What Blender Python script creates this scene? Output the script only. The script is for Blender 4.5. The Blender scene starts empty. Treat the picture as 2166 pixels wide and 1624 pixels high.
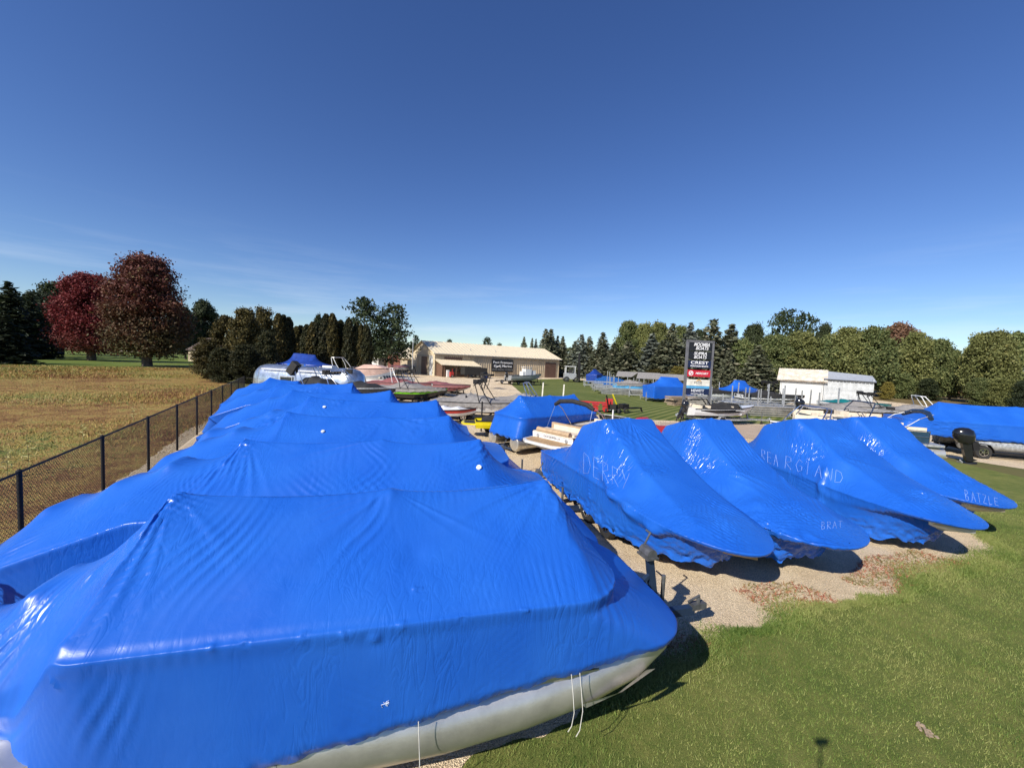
import bpy, bmesh, math, random
import numpy as np
from mathutils import Vector, Matrix
from mathutils.bvhtree import BVHTree
R = math.radians
S = bpy.context.scene
# ------------------------------------------------------------------ camera
CAM_H = 4.2; F_PX = 816.0; PITCH = R(3.5); ROLL = R(2.6); IW, IH = 2166, 1624
_F = np.array([0, math.cos(PITCH), -math.sin(PITCH)])
_R0 = np.array([1.0, 0, 0]); _U0 = np.cross(_R0, _F)
_RC = math.cos(ROLL)*_R0 + math.sin(ROLL)*_U0
_UC = -math.sin(ROLL)*_R0 + math.cos(ROLL)*_U0
cam = bpy.data.cameras.new('camera'); cam_o = bpy.data.objects.new('camera', cam)
S.collection.objects.link(cam_o)
mw = Matrix.Identity(4)
for i in range(3):
    mw[i][0] = _RC[i]; mw[i][1] = _UC[i]; mw[i][2] = -_F[i]
mw[2][3] = CAM_H
cam_o.matrix_world = mw
cam.sensor_width = 36; cam.lens = 36*F_PX/IW; cam.clip_end = 3000; cam.clip_start = 0.05
S.camera = cam_o
# ------------------------------------------------------------------ world, sun, exposure
SUN_AZ = R(41.2 + 180); SUN_EL = R(36.5)          # azimuth clockwise from +Y
w = bpy.data.worlds.new('World'); S.world = w; w.use_nodes = True
nt = w.node_tree; nt.nodes.clear()
sky = nt.nodes.new('ShaderNodeTexSky'); sky.sky_type = 'NISHITA'; sky.sun_disc = False
sky.sun_elevation = SUN_EL; sky.sun_rotation = SUN_AZ
sky.altitude = 300; sky.air_density = 1.0; sky.dust_density = 0.15; sky.ozone_density = 4.5
bg = nt.nodes.new('ShaderNodeBackground'); bg.inputs[1].default_value = 0.085
tc = nt.nodes.new('ShaderNodeTexCoord')
# thin cirrus: streaks of the real sky, fading out above about 20 degrees
mp = nt.nodes.new('ShaderNodeMapping'); mp.inputs['Scale'].default_value = (1.6, 1.6, 17); mp.inputs['Rotation'].default_value = (R(5), R(-4), R(20))
nz = nt.nodes.new('ShaderNodeTexNoise'); nz.inputs['Scale'].default_value = 1.7; nz.inputs['Detail'].default_value = 7; nz.inputs['Roughness'].default_value = .62
rp = nt.nodes.new('ShaderNodeValToRGB'); rp.color_ramp.elements[0].position = .50; rp.color_ramp.elements[1].position = .80
sx = nt.nodes.new('ShaderNodeSeparateXYZ')
mr = nt.nodes.new('ShaderNodeMapRange'); mr.inputs[1].default_value = .02; mr.inputs[2].default_value = .26; mr.inputs[3].default_value = .34; mr.inputs[4].default_value = 0.0
mu = nt.nodes.new('ShaderNodeMath'); mu.operation = 'MULTIPLY'
mx = nt.nodes.new('ShaderNodeMixRGB'); mx.inputs[2].default_value = (8.2, 8.8, 9.6, 1)
out = nt.nodes.new('ShaderNodeOutputWorld'); L = nt.links.new
L(tc.outputs['Generated'], mp.inputs[0]); L(mp.outputs[0], nz.inputs['Vector']); L(nz.outputs['Fac'], rp.inputs[0])
L(tc.outputs['Generated'], sx.inputs[0]); L(sx.outputs[2], mr.inputs[0]); L(rp.outputs[0], mu.inputs[0]); L(mr.outputs[0], mu.inputs[1])
hs = nt.nodes.new('ShaderNodeHueSaturation'); hs.inputs['Saturation'].default_value = 1.16; hs.inputs['Hue'].default_value = .514; hs.inputs['Value'].default_value = 1.10; L(sky.outputs[0], hs.inputs['Color'])
L(mu.outputs[0], mx.inputs[0]); L(hs.outputs[0], mx.inputs[1]); L(mx.outputs[0], bg.inputs[0]); L(bg.outputs[0], out.inputs[0])
sun = bpy.data.lights.new('sun', 'SUN'); sun.energy = 4.6; sun.angle = R(0.5); sun.color = (1, .94, .84)
sun_o = bpy.data.objects.new('sun', sun); S.collection.objects.link(sun_o)
sd = Vector((math.sin(SUN_AZ)*math.cos(SUN_EL), math.cos(SUN_AZ)*math.cos(SUN_EL), math.sin(SUN_EL)))
sun_o.rotation_euler = sd.to_track_quat('Z', 'Y').to_euler(); sun_o.location = sd*50
S.view_settings.view_transform = 'Standard'; S.view_settings.look = 'None'
S.view_settings.exposure = 0.46; S.view_settings.gamma = 1
# ------------------------------------------------------------------ helpers
rnd = random.Random(7); rng = np.random.default_rng(7)
def ray(px, py): return (px-IW/2)*_RC - (py-IH/2)*_UC + F_PX*_F
def at(px, py, z=0.0):                               # the point of height z seen in that direction
    d = ray(px, py); t = (z-CAM_H)/d[2]
    return Vector((d[0]*t, d[1]*t, z))
def atd(px, py, dist):                               # the point at that distance along +Y
    d = ray(px, py); t = dist/d[1]
    return Vector((d[0]*t, d[1]*t, CAM_H+d[2]*t))
def fn(seed, k=7, f=1.0):                            # cheap smooth noise: sum of sines
    g = np.random.default_rng(seed); D = g.normal(size=(k, 3))*f; P = g.uniform(0, 6.28, k)
    def n(x, y, z=0.0): return sum(np.sin(D[i, 0]*x+D[i, 1]*y+D[i, 2]*z+P[i]) for i in range(k))/k**.5
    return n
COL = S.collection
def link(name, me, m=None, parent=None, **kw):
    o = bpy.data.objects.new(name, me); COL.objects.link(o)
    if m is not None and me is not None and not me.materials: me.materials.append(m)
    if parent is not None: o.parent = parent
    for k, v in kw.items(): o[k] = v
    return o
def thing(name, label, cat, loc=(0, 0, 0), rz=0.0, group=None, kind=None):
    o = bpy.data.objects.new(name, None); COL.objects.link(o)
    o.location = loc; o.rotation_euler = (0, 0, rz); o.empty_display_size = .1
    tag(o, label, cat, group, kind); return o
def tag(o, label=None, cat=None, group=None, kind=None):
    if label: o['label'] = label
    if cat: o['category'] = cat
    if group: o['group'] = group
    if kind: o['kind'] = kind
    return o
def np_mesh(name, V, Fq, smooth=False):
    V = np.asarray(V, np.float32); Fq = np.asarray(Fq, np.int32); k = Fq.shape[1]
    me = bpy.data.meshes.new(name); me.vertices.add(len(V)); me.vertices.foreach_set('co', V.ravel())
    me.loops.add(Fq.size); me.loops.foreach_set('vertex_index', Fq.ravel())
    me.polygons.add(len(Fq)); me.polygons.foreach_set('loop_start', np.arange(0, Fq.size, k, dtype=np.int32))
    me.polygons.foreach_set('loop_total', np.full(len(Fq), k, np.int32))
    me.update(calc_edges=True)
    if smooth: me.polygons.foreach_set('use_smooth', np.ones(len(Fq), bool))
    me.validate(); return me
class MB:
    def __init__(s): s.v = []; s.f = []
    def add(s, V, F):
        b = len(s.v); s.v += [tuple(map(float, p)) for p in V]; s.f += [tuple(i+b for i in f) for f in F]; return s
    def box(s, c, d, rz=0.0, rx=0.0, ry=0.0):
        M = Matrix.Translation(c) @ Matrix.Rotation(rz, 4, 'Z') @ Matrix.Rotation(ry, 4, 'Y') @ Matrix.Rotation(rx, 4, 'X')
        V = [M @ Vector((x*d[0]/2, y*d[1]/2, z*d[2]/2)) for x in (-1, 1) for y in (-1, 1) for z in (-1, 1)]
        return s.add(V, [(0, 1, 3, 2), (4, 6, 7, 5), (0, 4, 5, 1), (2, 3, 7, 6), (0, 2, 6, 4), (1, 5, 7, 3)])
    def bar(s, p, q, w, h=None):
        h = h or w; p = Vector(p); q = Vector(q); d = (q-p)
        if d.length < 1e-6: return s
        d.normalize(); up = Vector((0, 0, 1)) if abs(d.z) < .95 else Vector((1, 0, 0))
        a = d.cross(up).normalized()*w/2; b = d.cross(a).normalized()*h/2
        V = [p-a-b, p+a-b, p+a+b, p-a+b, q-a-b, q+a-b, q+a+b, q-a+b]
        return s.add(V, [(0, 3, 2, 1), (4, 5, 6, 7), (0, 1, 5, 4), (1, 2, 6, 5), (2, 3, 7, 6), (3, 0, 4, 7)])
    def tube(s, pts, r, n=8, cap=True):
        pts = [Vector(p) for p in pts]; rr = r if isinstance(r, (list, tuple)) else [r]*len(pts); V = []; F = []
        pa = None
        for i, p in enumerate(pts):
            d = (pts[min(i+1, len(pts)-1)]-pts[max(i-1, 0)]).normalized()
            if pa is None: pa = d.cross(Vector((0, 0, 1)) if abs(d.z) < .95 else Vector((1, 0, 0))).normalized()
            a = (pa-d*pa.dot(d)).normalized(); pa = a; b = d.cross(a)
            for k in range(n):
                t = 2*math.pi*k/n; V.append(p+(a*math.cos(t)+b*math.sin(t))*rr[i])
        for i in range(len(pts)-1):
            for k in range(n): F.append((i*n+k, i*n+(k+1) % n, (i+1)*n+(k+1) % n, (i+1)*n+k))
        if cap: F += [tuple(range(n))[::-1], tuple((len(pts)-1)*n+k for k in range(n))]
        return s.add(V, F)
    def cyl(s, p, q, r, n=16): return s.tube([p, q], r, n)
    def ring(s, c, axis, ro, ri, wd, n=20):              # a wheel-like ring about an axis
        c = Vector(c); ax = Vector(axis).normalized(); a = ax.orthogonal().normalized(); b = ax.cross(a)
        pr = [(ri, -wd/2), (ro*.93, -wd/2), (ro, -wd*.34), (ro, wd*.34), (ro*.93, wd/2), (ri, wd/2)]; m = len(pr); V = []; F = []
        for k in range(n):
            t = 2*math.pi*k/n; e = a*math.cos(t)+b*math.sin(t)
            V += [c+e*r_+ax*h_ for r_, h_ in pr]
        for k in range(n):
            for j in range(m): F.append((k*m+j, ((k+1) % n)*m+j, ((k+1) % n)*m+(j+1) % m, k*m+(j+1) % m))
        return s.add(V, F)
    def loft(s, rows, close=False, capa=False, capb=False):
        n = len(rows[0]); V = [p for r_ in rows for p in r_]; F = []
        for i in range(len(rows)-1):
            for k in range(n if close else n-1):
                F.append((i*n+k, i*n+(k+1) % n, (i+1)*n+(k+1) % n, (i+1)*n+k))
        if capa: F.append(tuple(range(n))[::-1])
        if capb: F.append(tuple((len(rows)-1)*n+k for k in range(n)))
        return s.add(V, F)
    def prism(s, poly, y0, y1, ax='y'):                 # poly in (a, z), extruded along the other axis
        n = len(poly)
        if ax == 'y': V = [(a, y0, z) for a, z in poly]+[(a, y1, z) for a, z in poly]
        elif ax == 'x': V = [(y0, a, z) for a, z in poly]+[(y1, a, z) for a, z in poly]
        else: V = [(a, b, y0) for a, b in poly]+[(a, b, y1) for a, b in poly]
        F = [tuple(range(n))[::-1], tuple(range(n, 2*n))]+[(i, (i+1) % n, n+(i+1) % n, n+i) for i in range(n)]
        return s.add(V, F)
    def build(s, name, m, parent=None, smooth=False, **kw):
        me = bpy.data.meshes.new(name); me.from_pydata(s.v, [], s.f)
        bm = bmesh.new(); bm.from_mesh(me); bmesh.ops.recalc_face_normals(bm, faces=bm.faces); bm.to_mesh(me); bm.free()
        if smooth:
            me.polygons.foreach_set('use_smooth', [True]*len(me.polygons))
            try: me.set_sharp_from_angle(angle=R(smooth if smooth is not True else 40))
            except Exception: pass
        return link(name, me, m, parent, **kw)
def copy_tree(o, loc=None, rz=None, label=None, parent=None, scale=None):
    c = o.copy(); COL.objects.link(c)
    if parent is not None: c.parent = parent
    for ch in o.children: copy_tree(ch, parent=c)
    if loc is not None: c.location = loc
    if rz is not None: c.rotation_euler = (0, 0, rz)
    if scale is not None: c.scale = scale if not isinstance(scale, (int, float)) else (scale,)*3
    if label: c['label'] = label
    return c
# ------------------------------------------------------------------ materials
def mat(name, col, rough=.5, metal=0., var=.12, vs=3., bump=.0, bs=60., spec=.5, col2=None, coat=0., dist=.01, ramp=None, trans=0., objvar=0., alpha=1.):
    m = bpy.data.materials.new(name); m.use_nodes = True; t = m.node_tree; b = t.nodes['Principled BSDF']; l = t.links.new
    b.inputs['Roughness'].default_value = rough; b.inputs['Metallic'].default_value = metal
    b.inputs['Specular IOR Level'].default_value = spec; b.inputs['Coat Weight'].default_value = coat
    if trans: b.inputs['Transmission Weight'].default_value = trans
    c = t.nodes.new('ShaderNodeTexCoord'); n = t.nodes.new('ShaderNodeTexNoise'); n.inputs['Scale'].default_value = vs; n.inputs['Detail'].default_value = 8
    n.inputs['Roughness'].default_value = .6
    l(c.outputs['Object'], n.inputs['Vector'])
    r = t.nodes.new('ShaderNodeValToRGB'); l(n.outputs['Fac'], r.inputs[0])
    c2 = col2 or tuple(max(0, x*(1-2*var)) for x in col)
    c1 = tuple(min(1, x*(1+var)) for x in col) if not col2 else col
    r.color_ramp.elements[0].position = .35; r.color_ramp.elements[1].position = .65
    r.color_ramp.elements[0].color = (*c2, 1); r.color_ramp.elements[1].color = (*c1, 1)
    cs = r.outputs[0]
    if objvar:
        oi = t.nodes.new('ShaderNodeObjectInfo'); h = t.nodes.new('ShaderNodeHueSaturation')
        q = t.nodes.new('ShaderNodeMapRange'); q.inputs[3].default_value = 1-objvar; q.inputs[4].default_value = 1+objvar
        l(oi.outputs['Random'], q.inputs[0]); l(q.outputs[0], h.inputs['Value']); l(cs, h.inputs['Color'])
        q2 = t.nodes.new('ShaderNodeMapRange'); q2.inputs[3].default_value = .5-objvar*.08; q2.inputs[4].default_value = .5+objvar*.05
        mm = t.nodes.new('ShaderNodeMath'); mm.operation = 'FRACT'; ma = t.nodes.new('ShaderNodeMath'); ma.operation = 'MULTIPLY'; ma.inputs[1].default_value = 7.3
        l(oi.outputs['Random'], ma.inputs[0]); l(ma.outputs[0], mm.inputs[0]); l(mm.outputs[0], q2.inputs[0]); l(q2.outputs[0], h.inputs['Hue']); cs = h.outputs[0]
    l(cs, b.inputs['Base Color'])
    if bump:
        n2 = t.nodes.new('ShaderNodeTexNoise'); n2.inputs['Scale'].default_value = bs; n2.inputs['Detail'].default_value = 4; l(c.outputs['Object'], n2.inputs['Vector'])
        bp = t.nodes.new('ShaderNodeBump'); bp.inputs['Strength'].default_value = bump; bp.inputs['Distance'].default_value = dist
        l(n2.outputs['Fac'], bp.inputs['Height']); l(bp.outputs[0], b.inputs['Normal'])
    return m
def leaf_mat(name, c1, c2, c3=None, objvar=.18):
    m = bpy.data.materials.new(name); m.use_nodes = True; t = m.node_tree; b = t.nodes['Principled BSDF']; l = t.links.new
    g = t.nodes.new('ShaderNodeNewGeometry'); r = t.nodes.new('ShaderNodeValToRGB'); r.color_ramp.elements[0].color = (*c1, 1); r.color_ramp.elements[1].color = (*c2, 1)
    if c3: e = r.color_ramp.elements.new(.9); e.color = (*c2, 1); r.color_ramp.elements[-1].color = (*c3, 1)
    l(g.outputs['Random Per Island'], r.inputs[0])
    oi = t.nodes.new('ShaderNodeObjectInfo'); h = t.nodes.new('ShaderNodeHueSaturation'); q = t.nodes.new('ShaderNodeMapRange'); q.inputs[3].default_value = 1-objvar; q.inputs[4].default_value = 1+objvar
    l(oi.outputs['Random'], q.inputs[0]); l(q.outputs[0], h.inputs['Value']); l(r.outputs[0], h.inputs['Color'])
    b.inputs['Roughness'].default_value = .65; b.inputs['Specular IOR Level'].default_value = .25
    tr = t.nodes.new('ShaderNodeBsdfTranslucent'); ms = t.nodes.new('ShaderNodeMixShader'); ms.inputs[0].default_value = .22
    l(h.outputs[0], b.inputs['Base Color']); l(h.outputs[0], tr.inputs['Color'])
    o = t.nodes['Material Output']; l(b.outputs[0], ms.inputs[1]); l(tr.outputs[0], ms.inputs[2]); l(ms.outputs[0], o.inputs[0])
    return m
def wrap_mat(name='blue_shrink_wrap', col=(.013, .108, .51), rough=.34, crease=.13):
    m = bpy.data.materials.new(name); m.use_nodes = True; t = m.node_tree; b = t.nodes['Principled BSDF']; l = t.links.new
    c = t.nodes.new('ShaderNodeTexCoord')
    n = t.nodes.new('ShaderNodeTexNoise'); n.inputs['Scale'].default_value = 1.1; n.inputs['Detail'].default_value = 5; l(c.outputs['Object'], n.inputs['Vector'])
    r = t.nodes.new('ShaderNodeValToRGB'); r.color_ramp.elements[0].position = .3; r.color_ramp.elements[1].position = .72
    r.color_ramp.elements[0].color = (col[0]*.85, col[1]*.88, col[2]*.93, 1); r.color_ramp.elements[1].color = (col[0]*1.5, col[1]*1.16, col[2]*1.04, 1)
    l(n.outputs['Fac'], r.inputs[0]); l(r.outputs[0], b.inputs['Base Color'])
    b.inputs['Roughness'].default_value = .31; b.inputs['Specular IOR Level'].default_value = .30
    mp = t.nodes.new('ShaderNodeMapping'); mp.inputs['Scale'].default_value = (1, 1, .45); mp.inputs['Rotation'].default_value = (.3, .2, .5); l(c.outputs['Object'], mp.inputs[0])
    n2 = t.nodes.new('ShaderNodeTexNoise'); n2.inputs['Scale'].default_value = 9; n2.inputs['Detail'].default_value = 6; n2.inputs['Distortion'].default_value = .6; l(mp.outputs[0], n2.inputs['Vector'])
    n3 = t.nodes.new('ShaderNodeTexNoise'); n3.inputs['Scale'].default_value = .8; l(c.outputs['Object'], n3.inputs['Vector'])
    r3 = t.nodes.new('ShaderNodeMapRange'); r3.inputs[1].default_value = .4; r3.inputs[2].default_value = .7; r3.inputs[3].default_value = .03; r3.inputs[4].default_value = .34; l(n3.outputs['Fac'], r3.inputs[0])
    bp = t.nodes.new('ShaderNodeBump'); bp.inputs['Distance'].default_value = .02; l(r3.outputs[0], bp.inputs['Strength']); l(n2.outputs['Fac'], bp.inputs['Height'])
    # sharp creases where the film has gathered, only in patches
    pass
    vo = t.nodes.new('ShaderNodeTexNoise'); vo.inputs['Scale'].default_value = 3.6; vo.inputs['Detail'].default_value = 2.5; vo.inputs['Distortion'].default_value = 1.2
    m3 = t.nodes.new('ShaderNodeMapping'); m3.inputs['Scale'].default_value = (2.2, 1.0, .5); m3.inputs['Rotation'].default_value = (.5, -.3, .9); l(c.outputs['Object'], m3.inputs[0]); l(m3.outputs[0], vo.inputs['Vector'])
    sb = t.nodes.new('ShaderNodeMath'); sb.operation = 'SUBTRACT'; sb.inputs[1].default_value = .5; ab = t.nodes.new('ShaderNodeMath'); ab.operation = 'ABSOLUTE'; l(vo.outputs['Fac'], sb.inputs[0]); l(sb.outputs[0], ab.inputs[0])
    n4 = t.nodes.new('ShaderNodeTexNoise'); n4.inputs['Scale'].default_value = 1.25; n4.inputs['Detail'].default_value = 3; l(mp.outputs[0], n4.inputs['Vector'])
    r4 = t.nodes.new('ShaderNodeMapRange'); r4.inputs[1].default_value = .46; r4.inputs[2].default_value = .64; r4.inputs[3].default_value = crease*.12; r4.inputs[4].default_value = crease; l(n4.outputs['Fac'], r4.inputs[0])
    rv = t.nodes.new('ShaderNodeMapRange'); rv.inputs[1].default_value = .0; rv.inputs[2].default_value = .10; l(ab.outputs[0], rv.inputs[0])
    b2 = t.nodes.new('ShaderNodeBump'); b2.inputs['Distance'].default_value = .03; l(r4.outputs[0], b2.inputs['Strength']); l(rv.outputs[0], b2.inputs['Height']); l(bp.outputs[0], b2.inputs['Normal']); l(b2.outputs[0], b.inputs['Normal'])
    rr = t.nodes.new('ShaderNodeMapRange'); rr.inputs[1].default_value = .35; rr.inputs[2].default_value = .65; rr.inputs[3].default_value = rough+.1; rr.inputs[4].default_value = rough-.08; l(n4.outputs['Fac'], rr.inputs[0]); l(rr.outputs[0], b.inputs['Roughness'])
    return m
M = dict(
    wrap=wrap_mat(), wrapg=wrap_mat('blue_glossy_shrink_wrap', (.013, .108, .51), .27, .38), white=mat('white_gelcoat', (.72, .72, .70), .22, var=.04, coat=.3), cream=mat('cream_vinyl', (.72, .62, .47), .5, var=.08, vs=6),
    tan=mat('tan_vinyl', (.45, .32, .19), .55, var=.1, vs=6), teak=mat('teak_foam_deck', (.42, .27, .13), .6, var=.2, vs=20),
    black=mat('black_gelcoat', (.012, .012, .014), .2, var=.1, coat=.4), blackm=mat('black_painted_metal', (.016, .015, .015), .65, spec=.3), rubber=mat('tyre_rubber', (.022, .021, .02), .8, bump=.3, bs=80),
    navy=mat('navy_painted_steel', (.018, .035, .075), .35), navypan=mat('navy_aluminium_panel', (.02, .05, .085), .3), alu=mat('weathered_aluminium', (.62, .60, .55), .36, .75, var=.1, vs=2.6, bump=.12, bs=45),
    dgalv=mat('tarnished_winch_steel', (.13, .135, .14), .5, .4, var=.2, vs=9), galv=mat('galvanised_steel', (.42, .43, .43), .5, .35, var=.2, vs=9), chrome=mat('polished_metal', (.75, .75, .76), .15, 1., var=.04), greycov=mat('grey_canvas', (.25, .235, .22), .85, var=.13, vs=5, bump=.4, bs=14, dist=.03),
    blackcov=mat('black_canvas', (.022, .021, .020), .8, var=.2, bump=.5, bs=9, dist=.03), green=mat('lime_green_gelcoat', (.16, .48, .02), .25, var=.05), red=mat('red_paint', (.42, .03, .025), .35, var=.1), maroon=mat('maroon_canvas', (.24, .085, .085), .7, var=.12),
    yellow=mat('yellow_gelcoat', (.75, .62, .01), .25, var=.05), glass=mat('tinted_glass', (.03, .04, .045), .06, var=.05), teal=mat('teal_gelcoat', (.01, .17, .16), .3), pink=mat('weathered_pink_gelcoat', (.62, .42, .34), .45, var=.1, vs=2),
    ltblue=mat('light_blue_plastic', (.10, .36, .62), .4), darkblue=mat('dark_blue_tarpaulin', (.014, .05, .28), .35, var=.15, vs=2, bump=.3, bs=5, dist=.03), rope=mat('white_rope', (.62, .6, .54), .8), wood=mat('weathered_wood', (.33, .25, .17), .8, var=.2, vs=8),
    tanroof=mat('tan_metal_roof', (.70, .61, .44), .5, var=.05, vs=1.5), tanwall=mat('tan_metal_siding', (.52, .43, .30), .55, var=.08, vs=.8), brown=mat('brown_metal_door', (.13, .075, .055), .55, var=.08), brownwood=mat('brown_wood', (.15, .08, .05), .75, var=.2, vs=5),
    redbrick=mat('red_brown_siding', (.20, .075, .05), .8, var=.15, vs=3), whitewall=mat('white_sheet_metal', (.56, .57, .56), .5, var=.08, vs=1.5), rustroof=mat('ribbed_roof_with_rust', (.72, .66, .57), .6, col2=(.50, .41, .31), vs=1.6), corr=mat('grey_corrugated_sheet', (.46, .48, .49), .45, var=.12, vs=2), greymetal=mat('grey_metal_roof', (.42, .44, .46), .5, var=.08),
    trunk=mat('bark', (.11, .085, .065), .9, var=.25, vs=4, bump=.6, bs=12, dist=.03), stucco=mat('pinkish_wall', (.50, .36, .28), .8), shingle=mat('brown_roof_shingles', (.13, .095, .08), .85, var=.2, vs=8),
    signw=mat('white_print', (.85, .85, .85), .5, var=.0), signk=mat('black_sign_face', (.015, .016, .02), .4), signn=mat('navy_sign_face', (.012, .022, .07), .4), signr=mat('red_sign_face', (.55, .02, .04), .4), signf=mat('cream_sign_face', (.75, .72, .62), .4), orange=mat('orange_print', (.75, .38, .05), .4),
    chalk=mat('faded_marker', (.30, .46, .86), .5, var=.15, vs=6), scuff=mat('white_scuff', (.55, .62, .75), .5), vent=mat('white_plastic_vent', (.75, .78, .72), .5), frame0=mat('grey_print', (.16, .16, .17), .5), concrete=mat('concrete', (.4, .37, .32), .85, var=.15), bluepaint=mat('blue_paint', (.02, .12, .42), .3),
)
exec_parts = []
# ------------------------------------------------------------------ ground materials
def ground_mat(name, ramp, s1=.35, s2=6., s3=45., w2=.35, w3=.35, bump=.6, bs=60, stripes=None, bdist=.03, vor=None, rough=.95):
    m = bpy.data.materials.new(name); m.use_nodes = True; t = m.node_tree; b = t.nodes['Principled BSDF']; l = t.links.new
    b.inputs['Roughness'].default_value = rough; b.inputs['Specular IOR Level'].default_value = .15
    c = t.nodes.new('ShaderNodeTexCoord').outputs['Object']
    def noise(sc, det=6, ro=.6):
        n = t.nodes.new('ShaderNodeTexNoise'); n.inputs['Scale'].default_value = sc; n.inputs['Detail'].default_value = det; n.inputs['Roughness'].default_value = ro; l(c, n.inputs['Vector']); return n.outputs['Fac']
    def mth(op, a, bb):
        k = t.nodes.new('ShaderNodeMath'); k.operation = op
        for i, v in enumerate((a, bb)):
            if isinstance(v, (int, float)): k.inputs[i].default_value = v
            else: l(v, k.inputs[i])
        return k.outputs[0]
    f = mth('ADD', mth('MULTIPLY', noise(s1), 1-w2-w3), mth('ADD', mth('MULTIPLY', noise(s2), w2), mth('MULTIPLY', noise(s3, 3), w3)))
    if stripes:
        mp = t.nodes.new('ShaderNodeMapping'); mp.inputs['Rotation'].default_value = (0, 0, stripes[0]); l(c, mp.inputs[0])
        wv = t.nodes.new('ShaderNodeTexWave'); wv.inputs['Scale'].default_value = stripes[1]; wv.inputs['Distortion'].default_value = 1.2; wv.inputs['Detail'].default_value = 2; wv.inputs['Detail Scale'].default_value = .4; l(mp.outputs[0], wv.inputs['Vector'])
        f = mth('ADD', f, mth('MULTIPLY', mth('SUBTRACT', wv.outputs['Fac'], .5), stripes[2]))
    r = t.nodes.new('ShaderNodeValToRGB'); l(f, r.inputs[0]); e = r.color_ramp.elements
    e[0].position, e[0].color = ramp[0][0], (*ramp[0][1], 1); e[1].position, e[1].color = ramp[-1][0], (*ramp[-1][1], 1)
    for p, q in ramp[1:-1]: x = e.new(p); x.color = (*q, 1)
    cs = r.outputs[0]; hgt = noise(bs, 5, .7)
    if vor:
        v = t.nodes.new('ShaderNodeTexVoronoi'); v.inputs['Scale'].default_value = vor[0]; l(c, v.inputs['Vector'])
        v2 = t.nodes.new('ShaderNodeTexVoronoi'); v2.inputs['Scale'].default_value = vor[0]*2.3; l(c, v2.inputs['Vector'])
        h = t.nodes.new('ShaderNodeHueSaturation'); l(cs, h.inputs['Color']); l(mth('ADD', vor[1], mth('MULTIPLY', mth('FRACT', mth('MULTIPLY', mth('ADD', v.outputs['Color'], v2.outputs['Color']), 3.7), 0), vor[2])), h.inputs['Value']); cs = h.outputs[0]
        hgt = mth('SUBTRACT', 1, mth('ADD', v.outputs['Distance'], v2.outputs['Distance']))
    l(cs, b.inputs['Base Color'])
    bp = t.nodes.new('ShaderNodeBump'); bp.inputs['Strength'].default_value = bump; bp.inputs['Distance'].default_value = bdist; l(hgt, bp.inputs['Height']); l(bp.outputs[0], b.inputs['Normal'])
    return m
GR = [(.30, (.06, .095, .02)), (.45, (.115, .15, .035)), (.56, (.19, .20, .055)), (.70, (.27, .25, .09))]
m_grass = ground_mat('grass_ground', GR, .5, 3.5, 60, .3, .35, .8, 90)
m_lawn = ground_mat('mown_lawn', [(.25, (.055, .085, .018)), (.5, (.115, .14, .032)), (.75, (.20, .20, .065))], .15, 1.2, 20, .25, .2, .3, 30, stripes=(R(38), .42, .42))
m_gravel = ground_mat('crushed_limestone', [(.30, (.47, .36, .23)), (.44, (.64, .50, .33)), (.55, (.74, .60, .41)), (.70, (.82, .68, .48))], .3, 2.5, 25, .3, .25, .9, 60, vor=(34, .62, .75), bdist=.02)
m_field = ground_mat('dry_field', [(.40, (.13, .05, .025)), (.46, (.22, .11, .045)), (.51, (.34, .21, .07)), (.545, (.40, .29, .09)), (.585, (.16, .19, .05))], .12, .9, 9, .3, .3, .9, 12, bdist=.12)
m_far = ground_mat('far_ground', [(.3, (.06, .08, .02)), (.5, (.12, .115, .04)), (.7, (.17, .13, .06))], .05, .5, 6, .3, .2, .3, 10)
def sheet(name, poly, z, m, jit=0, seed=1, step=.2, **kw):
    P = [Vector((p[0], p[1])) for p in poly]; n1 = fn(seed, 8, 1.6); n2 = fn(seed+1, 8, 7); Q = []
    for i, p in enumerate(P):
        q = P[(i+1) % len(P)]; d = (q-p).length; near = min(p.length, q.length) < 30
        k = max(1, int(d/step)) if (jit and near) else 1
        for j in range(k):
            a = p.lerp(q, j/k)
            if jit and near: nrm = Vector((-(q-p).y, (q-p).x)).normalized(); a = a+nrm*jit*(n1(a.x, a.y)+.4*n2(a.x, a.y))
            Q.append((a.x, a.y, z))
    b = MB(); b.v = Q; b.f = [tuple(range(len(Q)))]; me = bpy.data.meshes.new(name); me.from_pydata(Q, [], b.f)
    bm = bmesh.new(); bm.from_mesh(me); bm.faces.ensure_lookup_table()
    if bm.faces[0].normal.z < 0: bmesh.ops.reverse_faces(bm, faces=bm.faces)
    bmesh.ops.triangulate(bm, faces=bm.faces); bm.to_mesh(me); bm.free()
    link(name, me, m, kind='structure', **kw); return [(q[0], q[1]) for q in Q]
sheet('ground', [(-1500, -400), (1500, -400), (1500, 1800), (-1500, 1800)], 0, m_far)
FA, FB = Vector((-8.7, 6.74)), Vector((-19.6, 27.0))            # line of the fence
fd = (FB-FA).normalized(); fl = Vector((-fd.y, fd.x))            # along, and to the left of it
XY = lambda px, py: tuple(at(px, py)[:2])
lawn_near = sheet('grass', [(-12, -6), (60, -10), (75, 30), tuple(at(2166, 1010)[:2]), XY(2000, 972), (9, 14), (-3, 3.5), (-14, 0)], .004, m_grass)
grav_edge = [XY(1395, 1420), XY(1470, 1392), XY(1500, 1356), XY(1560, 1343), XY(1640, 1345), XY(1690, 1300), XY(1740, 1290), XY(1823, 1262), XY(1884, 1255), XY(1952, 1232), XY(2048, 1195), XY(2110, 1165), XY(2060, 1105), XY(1985, 1050), XY(1900, 1010), XY(1960, 972), XY(2010, 968), XY(2166, 992), (42, 19)]
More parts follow.
